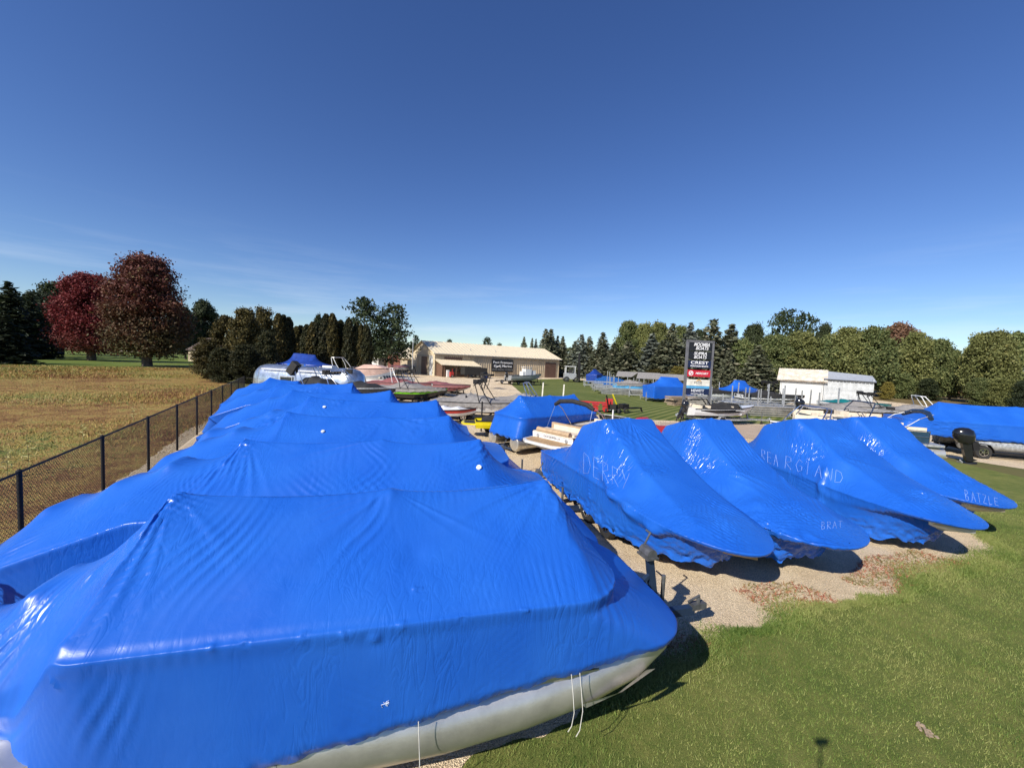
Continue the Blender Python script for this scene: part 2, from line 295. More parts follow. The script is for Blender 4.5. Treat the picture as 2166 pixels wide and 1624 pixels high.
gpoly = [tuple(FA-fd*9+fl*.55), (-3.2, 1.6), (-1.4, 3.3), (.6, 4.0)]+grav_edge+[(110, 40), (120, 96), (40, 128), (-60, 150), (-62, 118), tuple(FB+fd*30+fl*.8), tuple(FB+fl*.55)]
gpoly = sheet('gravel_yard', gpoly, .009, m_gravel, jit=.11, seed=5, step=.09)
field = [tuple(FA-fd*12+fl*.3), tuple(FB+fl*.3), tuple(FB+fd*14+fl*1), XY(400, 778), XY(200, 776), XY(0, 772), (-160, 40), (-90, -20)]
sheet('field', field, .006, m_field, jit=.12, seed=9)
lawn = [XY(*p) for p in ((1080, 812), (1100, 803), (1195, 801), (1230, 804), (1290, 812), (1350, 821), (1440, 836), (1560, 849), (1640, 861), (1720, 872), (1690, 890), (1640, 897), (1500, 893), (1400, 889), (1310, 886), (1200, 866), (1110, 838))]
sheet('lawn', lawn, .014, m_lawn, jit=.1, seed=12)
sheet('meadow', [XY(0, 771), XY(200, 775), XY(400, 777), XY(430, 770), (-60, 190), (-260, 150), (-240, 90)], .008, ground_mat('meadow_grass', [(.3, (.07, .10, .02)), (.5, (.12, .16, .03)), (.7, (.19, .20, .06))], .08, .8, 9, .3, .2, .3, 10))  # green ramp about as bright as the mown lawn
m_path = mat('pale_track', (.36, .29, .2), .9)
sheet('path', [XY(40, 727), XY(200, 738), XY(420, 745), XY(420, 748), XY(200, 741), XY(30, 730)], .013, m_path)
sheet('driveway', [XY(1395, 893), XY(1500, 895), XY(1600, 899), XY(1640, 900), XY(1650, 935), XY(1560, 925), XY(1400, 912)], .018, ground_mat('worn_driveway_gravel', [(.3, (.30, .23, .17)), (.5, (.42, .33, .25)), (.7, (.50, .40, .31))], .3, 2, 20, .3, .3, .5, 40))
sheet('rough_grass', [XY(1560, 843), XY(1700, 852), XY(1850, 846), XY(1990, 862), XY(2166, 868), XY(2166, 842), XY(1990, 828), XY(1850, 822), XY(1560, 812)], .022, ground_mat('rough_brown_grass', [(.35, (.10, .07, .03)), (.5, (.18, .13, .06)), (.65, (.15, .15, .05))], .15, 1, 9, .3, .3, .6, 12))
# ------------------------------------------------------------------ blades, stones and tufts nobody could count
def inpoly(P, X, Y):
    c = np.zeros(len(X), bool); n = len(P)
    for i in range(n):
        x1, y1 = P[i]; x2, y2 = P[(i+1) % n]
        k = ((y1 > Y) != (y2 > Y)); 
        with np.errstate(divide='ignore', invalid='ignore'): xi = (x2-x1)*(Y-y1)/(y2-y1+1e-12)+x1
        c ^= k & (X < xi)
    return c
def blades(name, X, Y, h, wd, lean, m, base=.004, label=None):
    n = len(X); a = rng.uniform(0, 6.283, n); la = rng.uniform(0, 6.283, n); lm = lean*rng.uniform(.2, 1, n)*h
    dx, dy = np.cos(a)*wd/2, np.sin(a)*wd/2
    V = np.empty((n, 3, 3)); V[:, 0] = np.c_[X-dx, Y-dy, np.full(n, base)]; V[:, 1] = np.c_[X+dx, Y+dy, np.full(n, base)]
    V[:, 2] = np.c_[X+np.cos(la)*lm, Y+np.sin(la)*lm, base+h]
    o = link(name, np_mesh(name, V.reshape(-1, 3), np.arange(3*n).reshape(-1, 3)), m, kind='stuff'); tag(o, label, 'grass'); return o
def blade_mat(name, cols, s=.6):
    m = bpy.data.materials.new(name); m.use_nodes = True; t = m.node_tree; b = t.nodes['Principled BSDF']; l = t.links.new
    c = t.nodes.new('ShaderNodeTexCoord').outputs['Object']; n = t.nodes.new('ShaderNodeTexNoise'); n.inputs['Scale'].default_value = s; n.inputs['Detail'].default_value = 5; l(c, n.inputs['Vector'])
    g = t.nodes.new('ShaderNodeNewGeometry'); k = t.nodes.new('ShaderNodeMath'); k.operation = 'MULTIPLY'; k.inputs[1].default_value = .34; l(g.outputs['Random Per Island'], k.inputs[0])
    k1 = t.nodes.new('ShaderNodeMath'); k1.operation = 'ADD'; l(n.outputs['Fac'], k1.inputs[0]); l(k.outputs[0], k1.inputs[1])
    r = t.nodes.new('ShaderNodeValToRGB'); e = r.color_ramp.elements; e[0].position, e[0].color = cols[0][0], (*cols[0][1], 1); e[1].position, e[1].color = cols[-1][0], (*cols[-1][1], 1)
    for p, q in cols[1:-1]: x = e.new(p); x.color = (*q, 1)
    l(k1.outputs[0], r.inputs[0]); l(r.outputs[0], b.inputs['Base Color']); b.inputs['Roughness'].default_value = .6; b.inputs['Specular IOR Level'].default_value = .2
    return m
m_blade = blade_mat('grass_blades', [(.42, (.065, .12, .02)), (.58, (.15, .21, .045)), (.72, (.22, .25, .07)), (.86, (.29, .295, .10))])
def cluster(n, x0, x1, y0, y1, f=None, p=1.0):
    y = y0+(y1-y0)*rng.uniform(0, 1, n)**p; x = rng.uniform(x0, x1, n); return x, y
X, Y = cluster(520000, -3, 20, 1.6, 13.5, p=1.5)
k = (np.abs(X/(Y+.6)) < 1.62) & ~inpoly(gpoly, X, Y); nn = fn(3, 8, 2.2)(X, Y); X, Y = X[k], Y[k]; nn = nn[k]
blades('lawn_grass_blades', X, Y, rng.uniform(.018, .05, len(X))*(1+.15*nn), rng.uniform(.004, .009, len(X)), .8, m_blade, label='short mown green grass in the foreground right of the gravel')
gp = np.array(gpoly); e0 = gp; e1 = np.roll(gp, -1, 0); ok = (np.hypot(*e0.T) < 22) & (np.hypot(*e1.T) < 22) & (e0[:, 0] > 1.2) & (e0[:, 1] > 1.5); e0, e1 = e0[ok], e1[ok]
ln_ = np.linalg.norm(e1-e0, axis=1); k = rng.choice(len(e0), 70000, p=ln_/ln_.sum()); tt = rng.uniform(0, 1, (len(k), 1)); Pq = e0[k]*(1-tt)+e1[k]*tt; off = rng.normal(size=(len(k), 2))*.10*(1+np.clip(fn(77, 8, 2.5)(Pq[:, 0], Pq[:, 1]), -.6, 2.2))[:, None]; Pq = Pq+off
blades('edge_grass_tufts', Pq[:, 0], Pq[:, 1], rng.uniform(.02, .07, len(k)), rng.uniform(.005, .013, len(k)), 1.3, m_blade, base=.008, label='uneven grass tufts creeping onto the gravel edge')
X, Y = cluster(60000, 1.5, 14, 4.2, 9.5); n1 = fn(21, 8, 1.3)(X, Y); edge = inpoly(gpoly, X, Y) & inpoly(gpoly, X+.0, Y) & ~inpoly(gpoly, X+.5, Y-.7); k = edge & (n1 > .15); X, Y = X[k], Y[k]
blades('red_weeds', X, Y, rng.uniform(.015, .06, len(X)), rng.uniform(.01, .03, len(X)), 2.2, blade_mat('reddish_weeds', [(.4, (.28, .085, .05)), (.6, (.36, .15, .09)), (.75, (.13, .15, .04)), (.9, (.30, .22, .1))], 1.5), base=.012, label='sparse reddish and green weeds creeping over the gravel edge')
X, Y = cluster(560000, -110, -2, 1, 78, p=1.6); k = inpoly(field, X, Y) & (X/(Y+.1) > -1.75); X, Y = X[k], Y[k]
d = np.hypot(X, Y); tall = np.clip(fn(31, 8, .25)(X, Y)*.5+.5, .12, 1.3)
m_dry = blade_mat('dry_weeds', [(.42, (.14, .055, .03)), (.52, (.30, .14, .055)), (.60, (.48, .30, .10)), (.68, (.44, .34, .08)), (.75, (.13, .19, .04)), (.84, (.18, .22, .05)), (.94, (.52, .40, .17))], .13)
blades('dry_field_grass', X, Y, rng.uniform(.06, .28, len(X))*tall*(.8+d/110), rng.uniform(.005, .014, len(X))*(1+d/16), 1.2, m_dry, base=.006, label='dry golden brown field grass and weeds left of the fence')
# pebbles on the gravel close to the camera
X, Y = cluster(26000, -1, 14, 4.5, 13, p=1.2); k = inpoly(gpoly, X, Y); X, Y = X[k], Y[k]; n = len(X); s = rng.uniform(.005, .015, n)
tet = np.array([(0, 0, 1), (1, 0, 0), (-.5, .87, 0), (-.5, -.87, 0)]); a = rng.uniform(0, 6.28, n); ca, sa = np.cos(a), np.sin(a)
V = np.empty((n, 4, 3))
for i, (x, y, z) in enumerate(tet): V[:, i] = np.c_[X+(x*ca-y*sa)*s, Y+(x*sa+y*ca)*s, .009+z*s*.8]
F4 = (np.arange(n)[:, None, None]*4+np.array([(0, 1, 2), (0, 2, 3), (0, 3, 1)])[None]).reshape(-1, 3)
o = link('gravel_stones', np_mesh('gravel_stones', V.reshape(-1, 3), F4), leaf_mat('loose_limestone', (.42, .34, .25), (.66, .57, .45)), kind='stuff'); tag(o, 'loose pale limestone pieces scattered over the gravel yard', 'gravel')
# ------------------------------------------------------------------ chain-link fence
def mesh_panel(Lp, Hp=1.78, s=.056, r=.0021):
    b = MB(); k = 0; c = -Hp
    while c < Lp:
        for sg in (1, -1):
            # a line of slope sg clipped to the rectangle
            x0, z0 = (c, 0) if sg > 0 else (c, Hp)
            t0 = max(0, -x0); t1 = min(Hp, Lp-x0)
            if t1 > t0+.01:
                b.bar((x0+t0, sg*.002, z0+sg*t0+.04), (x0+t1, sg*.002, z0+sg*t1+.04), r*2)
        c += s*1.414
    n = int(Lp/.0396)
    for i in range(n): b.bar((i*.0396, 0, Hp+.03), (i*.0396+.012, 0, Hp+.075), .004)
    return b
span = 3.2; npan = 12; start = FA-fd*span*3
fence = thing('chain_link_fence', 'black chain link fence running along the left edge of the yard', 'fence', (start.x, start.y, 0), math.atan2(fd.y, fd.x))
pm = None
for i in range(npan):
    if pm is None: pm = mesh_panel(span-.07).build('wire_mesh', M['blackm'], fence, kind='stuff'); o = pm
    else: o = link('wire_mesh', pm.data, None, fence, kind='stuff')
    o.location = (i*span+.035, 0, 0)
pp = None
for i in range(npan+1):
    if pp is None: pp = MB().tube([(0, 0, 0), (0, 0, 1.83)], .038, 10).tube([(0, 0, 1.83), (0, 0, 1.845), (0, 0, 1.875)], [.045, .045, .012], 10).build('post', M['blackm'], fence, smooth=True); o = pp
    else: o = link('post', pp.data, None, fence)
    o.location = (i*span, 0, 0)
pr_ = None
for i in range(npan):
    if pr_ is None: pr_ = MB().tube([(0, 0, 1.815), (span, 0, 1.815)], .021, 8).build('top_rail', M['blackm'], fence, smooth=True); o = pr_
    else: o = link('top_rail', pr_.data, None, fence)
    o.location = (i*span, 0, 0)
cf = start+fd*span*npan
f2 = thing('wire_fence', 'thin rail fence running right from the end of the black fence', 'fence', (cf.x, cf.y, 0), R(12))
for k in range(3): MB().tube([(k*3, 0, 0), (k*3, 0, 1.8)], .03).build('post', M['blackm'], f2)
MB().tube([(0, 0, 1.75), (6, 0, 1.75)], .018).build('top_rail', M['blackm'], f2)
# ------------------------------------------------------------------ trees
def leaf_quads(C, size, nrm=None, flat=.0, el=1.6):
    n = len(C); a = rng.normal(size=(n, 3)); a /= np.linalg.norm(a, axis=1)[:, None]
    if nrm is not None: a = a*(1-flat)+nrm*flat; a /= np.linalg.norm(a, axis=1)[:, None]
    t = np.cross(a, rng.normal(size=(n, 3))); t /= np.linalg.norm(t, axis=1)[:, None]; b = np.cross(a, t)
    s = np.asarray(size).reshape(-1, 1)*rng.uniform(.6, 1.3, (n, 1)); V = np.stack([C+t*s*el*.5, C+b*s*.5, C-t*s*el*.5, C-b*s*.5], 1)
    return V.reshape(-1, 3), np.arange(4*n).reshape(-1, 4)
def trunk_mb(H, r, lean=0, limbs=6, spread=.3, seed=0, top=.85, low=.25):
    q = random.Random(seed); b = MB(); pts = [(0, 0, -.05)]
    for i in range(1, 6): pts.append((q.uniform(-.02, .02)*H+lean*i/5, q.uniform(-.02, .02)*H, H*top*i/5))
    b.tube(pts, [r*1.25, r, r*.8, r*.6, r*.4, r*.12], 8)
    for k in range(limbs):
        z = H*(low+(top-low-.1)*k/max(1, limbs)); a = k*2.4+q.uniform(-.3, .3); ln = spread*H*q.uniform(.7, 1.1)*(1-.4*k/limbs)
        b.tube([(0, 0, z), (math.cos(a)*ln*.5, math.sin(a)*ln*.5, z+ln*.35), (math.cos(a)*ln, math.sin(a)*ln, z+ln*.8)], [r*.42, r*.26, r*.06], 6)
    return b
def crown_round(H, W, zlow, n, leaf, seed, lumps=70, flatz=1.0, shape=1.0, kna=.27):
    """broadleaf crown: clumps spread through an uneven egg shape, leaves on the clumps"""
    g = np.random.default_rng(seed); f = g.uniform(0, 1, lumps)**.9; a = g.uniform(0, 6.283, lumps); kn = fn(seed, 6, 1.7)
    pr = ((f+.06)**.38)*((1.03-f)**.46*(1+.35*shape*(1-f)))*.93; pr /= 1.12
    rr = W/2*pr*g.uniform(.15, 1, lumps)**.45*(.95+kna*kn(np.cos(a)*2, np.sin(a)*2, f*3)); P = np.c_[np.cos(a)*rr, np.sin(a)*rr, zlow+(H-zlow)*(.04+.93*f)]
    cr = g.uniform(.06, .135, lumps)*W*(.75+.5*(1-f)); idx = g.integers(0, lumps, n); d = g.normal(size=(n, 3)); d /= np.linalg.norm(d, axis=1)[:, None]
    tw = g.uniform(0, 1, n) < .16; jit_ = np.where(tw, g.uniform(1.0, 1.55, n), g.uniform(.3, 1.05, n)); d[:, 2] = np.where(tw, np.abs(d[:, 2]), d[:, 2])
    C = P[idx]+d*(cr[idx]*jit_)[:, None]*np.array([1, 1, .8]); ok = C[:, 2] > zlow*.7; C = C[ok]; d = d[ok]
    return leaf_quads(C, leaf, d+[0, 0, .25], .3)
def crown_spruce(H, W, seed, levels=34, leaf=.3, zlow=.04, per=11, droop=.35):
    g = np.random.default_rng(seed); Cs = []; Ns = []
    for i in range(levels):
        f = (i+.3)/levels; z = H*(zlow+(1-zlow)*f); r = W/2*(1-f)**.82*g.uniform(.82, 1.12); nb = max(5, int(per*(1-f*.6)))
        for k in range(nb):
            a = 6.283*(k+g.uniform(-.4, .4))/nb+i*.7; rr = r*g.uniform(.7, 1.12); m = max(3, int(rr/leaf*3.2))
            t = np.linspace(.12, 1, m); x = np.cos(a)*rr*t; y = np.sin(a)*rr*t; zz = z-droop*rr*t**1.3+.12*rr*t**4
            wdt = .22*rr*(1-t)+leaf*.35; off = g.normal(size=(m, 2)); perp = np.array([-np.sin(a), np.cos(a)])
            Cs.append(np.c_[x+perp[0]*off[:, 0]*wdt, y+perp[1]*off[:, 0]*wdt, zz+off[:, 1]*leaf*.28]); Ns.append(np.tile([np.cos(a)*.3, np.sin(a)*.3, .9], (m, 1)))
    C = np.concatenate(Cs); N = np.concatenate(Ns); return leaf_quads(C, leaf, N, .5, 1.9)
def crown_column(H, W, seed, n, leaf):
    g = np.random.default_rng(seed); z = H*g.uniform(.01, 1, n)**.9; f = z/H; a = g.uniform(0, 6.283, n)
    r = W/2*np.minimum(1, .75+.6*f)*np.sqrt(np.clip(1-((f-.25)/.76).clip(0, 1)**2.2, 0, 1))*(1+.13*np.sin(a*3+f*14+seed)+.1*np.sin(a*7-f*31))*g.uniform(.72, 1.05, n)
    return leaf_quads(np.c_[np.cos(a)*r, np.sin(a)*r, z], leaf, np.c_[np.cos(a), np.sin(a), np.full(n, .4)], .5)
def crown_pine(H, W, seed, leaf=.34):
    g = np.random.default_rng(seed); Cs = []
    for i in range(44):
        f = .22+.78*(i/44); z = H*f; r = W/2*(1.0 if f < .55 else 1-(f-.55)/.5*.72)*g.uniform(.5, 1.15); a = i*2.4+g.uniform(-.5, .5); m = 26
        t = g.uniform(.35, 1.05, m)**.7; sp = .16*r+.25
        Cs.append(np.c_[np.cos(a)*r*t+g.normal(size=m)*sp*.8, np.sin(a)*r*t+g.normal(size=m)*sp*.8, z+.22*r*t+g.normal(size=m)*.22])
        m2 = 26; c0 = np.array([np.cos(a)*r, np.sin(a)*r, z+.25*r]); Cs.append(c0+g.normal(size=(m2, 3))*[.5, .5, .28])
    C = np.concatenate(Cs); return leaf_quads(C, leaf, np.tile([0, 0, 1.], (len(C), 1)), .3, 2.0)
LM = dict(spruce=leaf_mat('spruce_needles', (.075, .088, .052), (.175, .18, .11), (.26, .235, .16)), bluespruce=leaf_mat('blue_spruce_needles', (.075, .09, .075), (.18, .195, .155)),
    dark=leaf_mat('dark_needles', (.016, .026, .013), (.045, .058, .026)), cedar=leaf_mat('bronze_cedar', (.035, .032, .010), (.115, .095, .028), (.20, .135, .035)), cedard=leaf_mat('dark_cedar', (.015, .020, .008), (.05, .05, .018), (.09, .065, .02)),
    oak=leaf_mat('green_leaves', (.08, .11, .038), (.17, .19, .068), (.25, .245, .10)), oaky=leaf_mat('yellowing_leaves', (.11, .125, .038), (.21, .22, .075), (.30, .28, .10)), darkoak=leaf_mat('dark_green_leaves', (.02, .032, .014), (.07, .085, .035)),
    maple=leaf_mat('maroon_leaves', (.07, .024, .020), (.16, .058, .040), (.15, .13, .05)), red=leaf_mat('crimson_leaves', (.13, .018, .022), (.26, .045, .045), (.28, .075, .055)), rust=leaf_mat('rust_leaves', (.12, .06, .035), (.26, .15, .09)), pine=leaf_mat('pine_needles', (.022, .038, .016), (.070, .092, .038)), gold=leaf_mat('golden_leaves', (.12, .11, .025), (.28, .22, .05)))
def two_tone(m, low, z0, z1):
    t = m.node_tree; b = t.nodes['Principled BSDF']; src = b.inputs['Base Color'].links[0].from_socket; c = t.nodes.new('ShaderNodeTexCoord'); sx_ = t.nodes.new('ShaderNodeSeparateXYZ'); t.links.new(c.outputs['Object'], sx_.inputs[0])
    n = t.nodes.new('ShaderNodeTexNoise'); n.inputs['Scale'].default_value = .6; t.links.new(c.outputs['Object'], n.inputs['Vector']); a = t.nodes.new('ShaderNodeMath'); a.operation = 'MULTIPLY_ADD'; a.inputs[1].default_value = 7; t.links.new(n.outputs['Fac'], a.inputs[0]); t.links.new(sx_.outputs[2], a.inputs[2])
    r = t.nodes.new('ShaderNodeMapRange'); r.inputs[1].default_value = z0+3.5; r.inputs[2].default_value = z1+3.5; t.links.new(a.outputs[0], r.inputs[0]); x = t.nodes.new('ShaderNodeMixRGB'); t.links.new(r.outputs[0], x.inputs[0]); x.inputs[1].default_value = (*low, 1); t.links.new(src, x.inputs[2]); t.links.new(x.outputs[0], b.inputs['Base Color'])
two_tone(LM['maple'], (.095, .088, .033), 1.6, 6.2); two_tone(LM['red'], (.12, .05, .03), .5, 4.0)
PROTO = {}
def proto(kind, var):
    k = (kind, var)
    if k in PROTO: return PROTO[k]
    sd_ = hash_(kind)+var
    if kind == 'spruce': V, F = crown_spruce(10, 4.6, sd_, 40, .26, .03, 12)
    elif kind == 'spruceloose': V, F = crown_spruce(10, 5.6, sd_, 30, .30, .06, 10, .5)
    elif kind == 'round': V, F = crown_round(10, 10, .9, 26000, .24, sd_, 150)
    elif kind == 'big': V, F = crown_round(10, 8.6, .9, 52000, .135, sd_, 330, shape=1.3, kna=.12)
    elif kind == 'bushy': V, F = crown_round(10, 8, .0, 17000, .20, sd_, 130)
    elif kind == 'column': V, F = crown_column(10, 2.6, sd_, 7000, .28)
    elif kind == 'pine': V, F = crown_pine(10, 6.5, sd_, .26)
    me = np_mesh(kind+'_crown', V, F); PROTO[k] = me; return me
def hash_(s): return sum(ord(c)*(i+3) for i, c in enumerate(s)) % 9973
TR = {}
def tree(name, label, kind, var, px, pytop, dist, wpx, leafm, group=None, zoff=0, rz=None, pxb=None):
    top = atd(px, pytop, dist); H = top.z; Wm = wpx/F_PX*dist*1.0; base = {'spruce': 4.6, 'spruceloose': 5.6, 'round': 10, 'big': 8.6, 'bushy': 8, 'column': 2.6, 'pine': 6.5}[kind]
    t = thing(name, label, 'bush' if 'bush' in name or 'shrub' in name else 'tree', (top.x, top.y, 0), rnd.uniform(0, 6.28) if rz is None else rz, group)
    me = proto(kind, var); key = (me.name, leafm)
    if key not in TR:
        mm = me if not me.materials else me.copy(); 
        if mm.materials: mm.materials.clear()
        mm.materials.append(LM[leafm]); TR[key] = mm
    c = link('crown', TR[key], None, t); c.scale = (Wm/base, Wm/base, H/10); c.location = (0, 0, 0)
    if kind in ('round', 'big', 'pine', 'spruce', 'spruceloose'):
        kk = ('trunk', kind)
        if kk not in TR:
            lo = {'round': .1, 'big': .1, 'pine': .3}.get(kind, .3)
            TR[kk] = trunk_mb(10, {'round': .30, 'big': .32}.get(kind, .17), limbs={'round': 9, 'big': 10, 'pine': 6}.get(kind, 0), seed=3, low=lo, top=.9).build('trunk', M['trunk'], t, smooth=True).data; tr = t.children[-1]
        else: tr = link('trunk', TR[kk], None, t)
        tr.scale = (max(.5, Wm/base), max(.5, Wm/base), H/10)
    return t
G = 'trees'
tree('spruce_tree', 'tall dark spruce cut by the left edge of the photo', 'spruce', 0, 18, 597, 78, 130, 'dark')
tree('spruce_tree', 'shorter blue-grey spruce in front of the dark one at the left edge', 'spruce', 1, 8, 664, 62, 105, 'dark')
tree('green_tree', 'green tree between the dark left spruces and the crimson maple', 'round', 0, 125, 600, 112, 140, 'darkoak')
tree('pine_tree', 'dark pine standing left of the crimson maple', 'pine', 0, 92, 622, 96, 110, 'dark')  # uses the darkest needle colour
tree('pine_tree', 'low dark pine filling the gap under the green tree', 'spruceloose', 0, 62, 618, 86, 110, 'dark')
tree('maple_tree', 'crimson maple left of the large maroon and green maple', 'big', 1, 190, 582, 84, 165, 'red')
tree('maple_tree', 'largest maple, maroon crown turning green, in front of the house', 'big', 0, 309, 545, 72, 212, 'maple')
tree('oak_tree', 'dark green tree rising behind the house roof at the left', 'round', 1, 430, 640, 125, 80, 'darkoak')
tree('oak_tree', 'dark green tree half hidden behind the maroon maple', 'round', 2, 392, 652, 118, 60, 'darkoak')
for i, (px, py, d, wp, lm, lb) in enumerate(((437, 716, 50, 88, 'cedar', 'lowest bronze bush at the left end of the hedge beside the field'), (478, 668, 55, 90, 'cedar', 'round bronze cedar second from the left in the hedge'), (520, 654, 53, 95, 'cedar', 'bronze cedar with pointed top in the middle of the hedge'),
        (556, 652, 58, 90, 'cedar', 'tall rusty cedar just left of the narrow arborvitae'), (470, 735, 46, 70, 'cedard', 'dark low bush in front of the hedge above the fence end'), (520, 730, 46, 90, 'cedard', 'dark bush behind the last fence posts'), (565, 700, 50, 70, 'cedard', 'dark bush left of the silver caravan'))):  # the last three bushes take the darker cedar leaves
    tree('cedar_bush', lb, 'bushy', i % 3, px, py, d, wp, lm)
cols_ = [(589, 664, 62, 27), (600, 667, 63, 26), (611, 672, 64, 26), (627, 691, 70, 22), (636, 689, 71, 24), (649, 687, 70, 24), (661, 682, 70, 26), (669, 684, 70, 20), (690, 665, 66, 28), (703, 664, 66, 26), (714, 680, 70, 20), (721, 678, 68, 24), (729, 687, 70, 18), (738, 675, 67, 26), (755, 682, 68, 22), (764, 688, 68, 22), (745, 690, 70, 22), (776, 690, 68, 24)]
ords = ['first', 'second', 'third', 'fourth', 'fifth', 'sixth', 'seventh', 'eighth', 'ninth', 'tenth', 'eleventh', 'twelfth', 'thirteenth', 'fourteenth', 'fifteenth', 'sixteenth', 'seventeenth', 'eighteenth', 'nineteenth', 'twentieth']
order = sorted(range(len(cols_)), key=lambda i: cols_[i][0])
for n_, i in enumerate(order):
    px, py, d, wp = cols_[i]
    hgt = 'tallest' if i == 9 else ''
    tree('arborvitae', f'narrow dark arborvitae, {ords[n_]} from the left in the row behind the silver caravan', 'column', i % 4, px, py, d, wp, 'cedard' if i % 3 else 'cedar', 'row of arborvitae behind the caravan')
tree('oak_tree', 'rounded dark tree between the arborvitae columns', 'round', 2, 675, 668, 90, 38, 'darkoak')
tree('pine_tree', 'taller of the two white pines left of the tan building', 'pine', 1, 775, 637, 82, 92, 'pine')
tree('pine_tree', 'right one of two white pines, beside the tan building', 'pine', 2, 832, 650, 84, 88, 'pine')
tree('pine_tree', 'low dark pine foot behind the small pink outbuilding', 'pine', 0, 815, 700, 88, 90, 'dark')
for px, py, wp, lb in ((881, 712, 18, 'small distant pine above the left gable of the tan building'), (950, 720, 22, 'distant treetop just over the tan roof ridge at its left third'), (1030, 716, 26, 'small distant pine over the middle of the tan roof'), (1057, 728, 18, 'lowest distant treetop over the tan roof')):
    tree('pine_tree', lb, 'pine', 1, px, py, 190, wp, 'pine')
sp = [(1109, 713, 130, 24), (1126, 715, 130, 18), (1134, 717, 131, 18), (1155, 695, 118, 44), (1166, 696, 120, 40), (1180, 710, 122, 26), (1191, 712, 121, 30), (1231, 707, 112, 50), (1217, 722, 113, 40), (1248, 711, 112, 42), (1276, 703, 108, 46), (1424, 684, 96, 62), (1462, 683, 98, 56), (1510, 674, 92, 82), (1549, 686, 94, 70), (1330, 720, 96, 60), (1300, 725, 98, 50), (1380, 705, 95, 66), (1405, 720, 90, 60), (1490, 720, 90, 60)]
order = sorted(range(len(sp)), key=lambda i: sp[i][0])
for n_, i in enumerate(order):
    px, py, d, wp = sp[i]
    tree('spruce_tree', f'grey-green spruce, {ords[n_]} from the left in the tree line right of the tan roof', ('spruce', 'spruceloose')[i % 2], i % 3, px, py, d, wp*1.75, ('spruce', 'bluespruce')[(i % 5) == 2], 'spruces in the tree line behind the yard')
dc = [(1330, 682, 112, 90, 'oak'), (1362, 688, 110, 70, 'oaky'), (1392, 684, 112, 84, 'oaky'), (1440, 694, 114, 80, 'oak'), (1480, 700, 112, 70, 'darkoak'), (1596, 690, 104, 70, 'darkoak'), (1575, 720, 92, 90, 'oak'), (1640, 712, 90, 110, 'oak'), (1700, 704, 88, 120, 'oaky'), (1745, 690, 100, 60, 'darkoak'), (1755, 712, 86, 90, 'oak'), (1797, 697, 84, 110, 'oaky'),
      (1850, 694, 82, 120, 'oak'), (1905, 690, 98, 120, 'rust'), (1935, 706, 84, 100, 'oaky'), (1985, 722, 82, 90, 'oak'), (2020, 742, 80, 60, 'oak'), (2080, 712, 74, 100, 'oaky'), (2110, 704, 72, 110, 'oaky'), (2160, 708, 76, 120, 'oak'), (2035, 775, 90, 50, 'rust')]
order = sorted(range(len(dc)), key=lambda i: dc[i][0]); order_n = {i: n for n, i in enumerate(order)}
nm = dict(oak='green', oaky='yellowing green', darkoak='dark green', rust='rusty brown')
for i in order:
    px, py, d, wp, lm = dc[i]
    k = order_n[i]; o_ = ords[k] if k < 20 else 'last'
    tree('deciduous_tree', f'broad {nm[lm]} deciduous tree, {o_} from the left in the right tree line', 'round', i % 4, px, py, d, wp, lm, 'deciduous trees behind the yard')
tree('pine_tree', 'left one of two dark pines topping the trees over the white shed', 'pine', 0, 1660, 661, 100, 66, 'pine')
tree('pine_tree', 'right one of two dark pines topping the trees over the white shed', 'pine', 2, 1705, 668, 102, 62, 'pine')
tree('spruce_tree', 'low wide blue-grey spruce left of the white shed', 'spruce', 2, 1605, 732, 80, 110, 'spruce')
tree('spruce_tree', 'dark spruce behind the sign, right side', 'spruceloose', 1, 1540, 745, 84, 70, 'spruce')
for i, (px, py, d, wp, lm, lb) in enumerate(((1435, 775, 76, 60, 'gold', 'golden green low shrub just left of the tall sign'), (1390, 780, 88, 70, 'cedar', 'olive shrub at the foot of the spruces left of the sign'), (1880, 808, 72, 34, 'gold', 'small golden shrub right of the grey shed'), (1912, 790, 78, 70, 'oak', 'green shrub under the trees right of the grey shed'), (1965, 800, 76, 60, 'darkoak', 'dark shrub left of the dark barn'), (2075, 800, 66, 60, 'oak', 'green shrub right of the dark barn'), (2120, 800, 64, 70, 'oaky', 'yellow shrub over the long blue wrapped boat'), (2160, 805, 62, 50, 'dark', 'dark shrub at the right edge over the wrapped boat'))):
    tree('shrub', lb, 'bushy', i % 3, px, py, d, wp, lm)
# distant wood closing the horizon
V_, F_ = [], []; g_ = np.random.default_rng(5); n = 26000
X = g_.uniform(-420, 520, n); hgt = 9+3.5*fn(2, 8, .05)(X, X*0); Z = g_.uniform(0, 1, n)*hgt; Y = 240+g_.uniform(-8, 8, n)+np.abs(X)*.0
V, F = leaf_quads(np.c_[X, Y, Z], 1.5); o = link('distant_wood', np_mesh('distant_wood', V, F), LM['darkoak'], kind='stuff'); tag(o, 'far wood closing the horizon behind everything', 'wood')
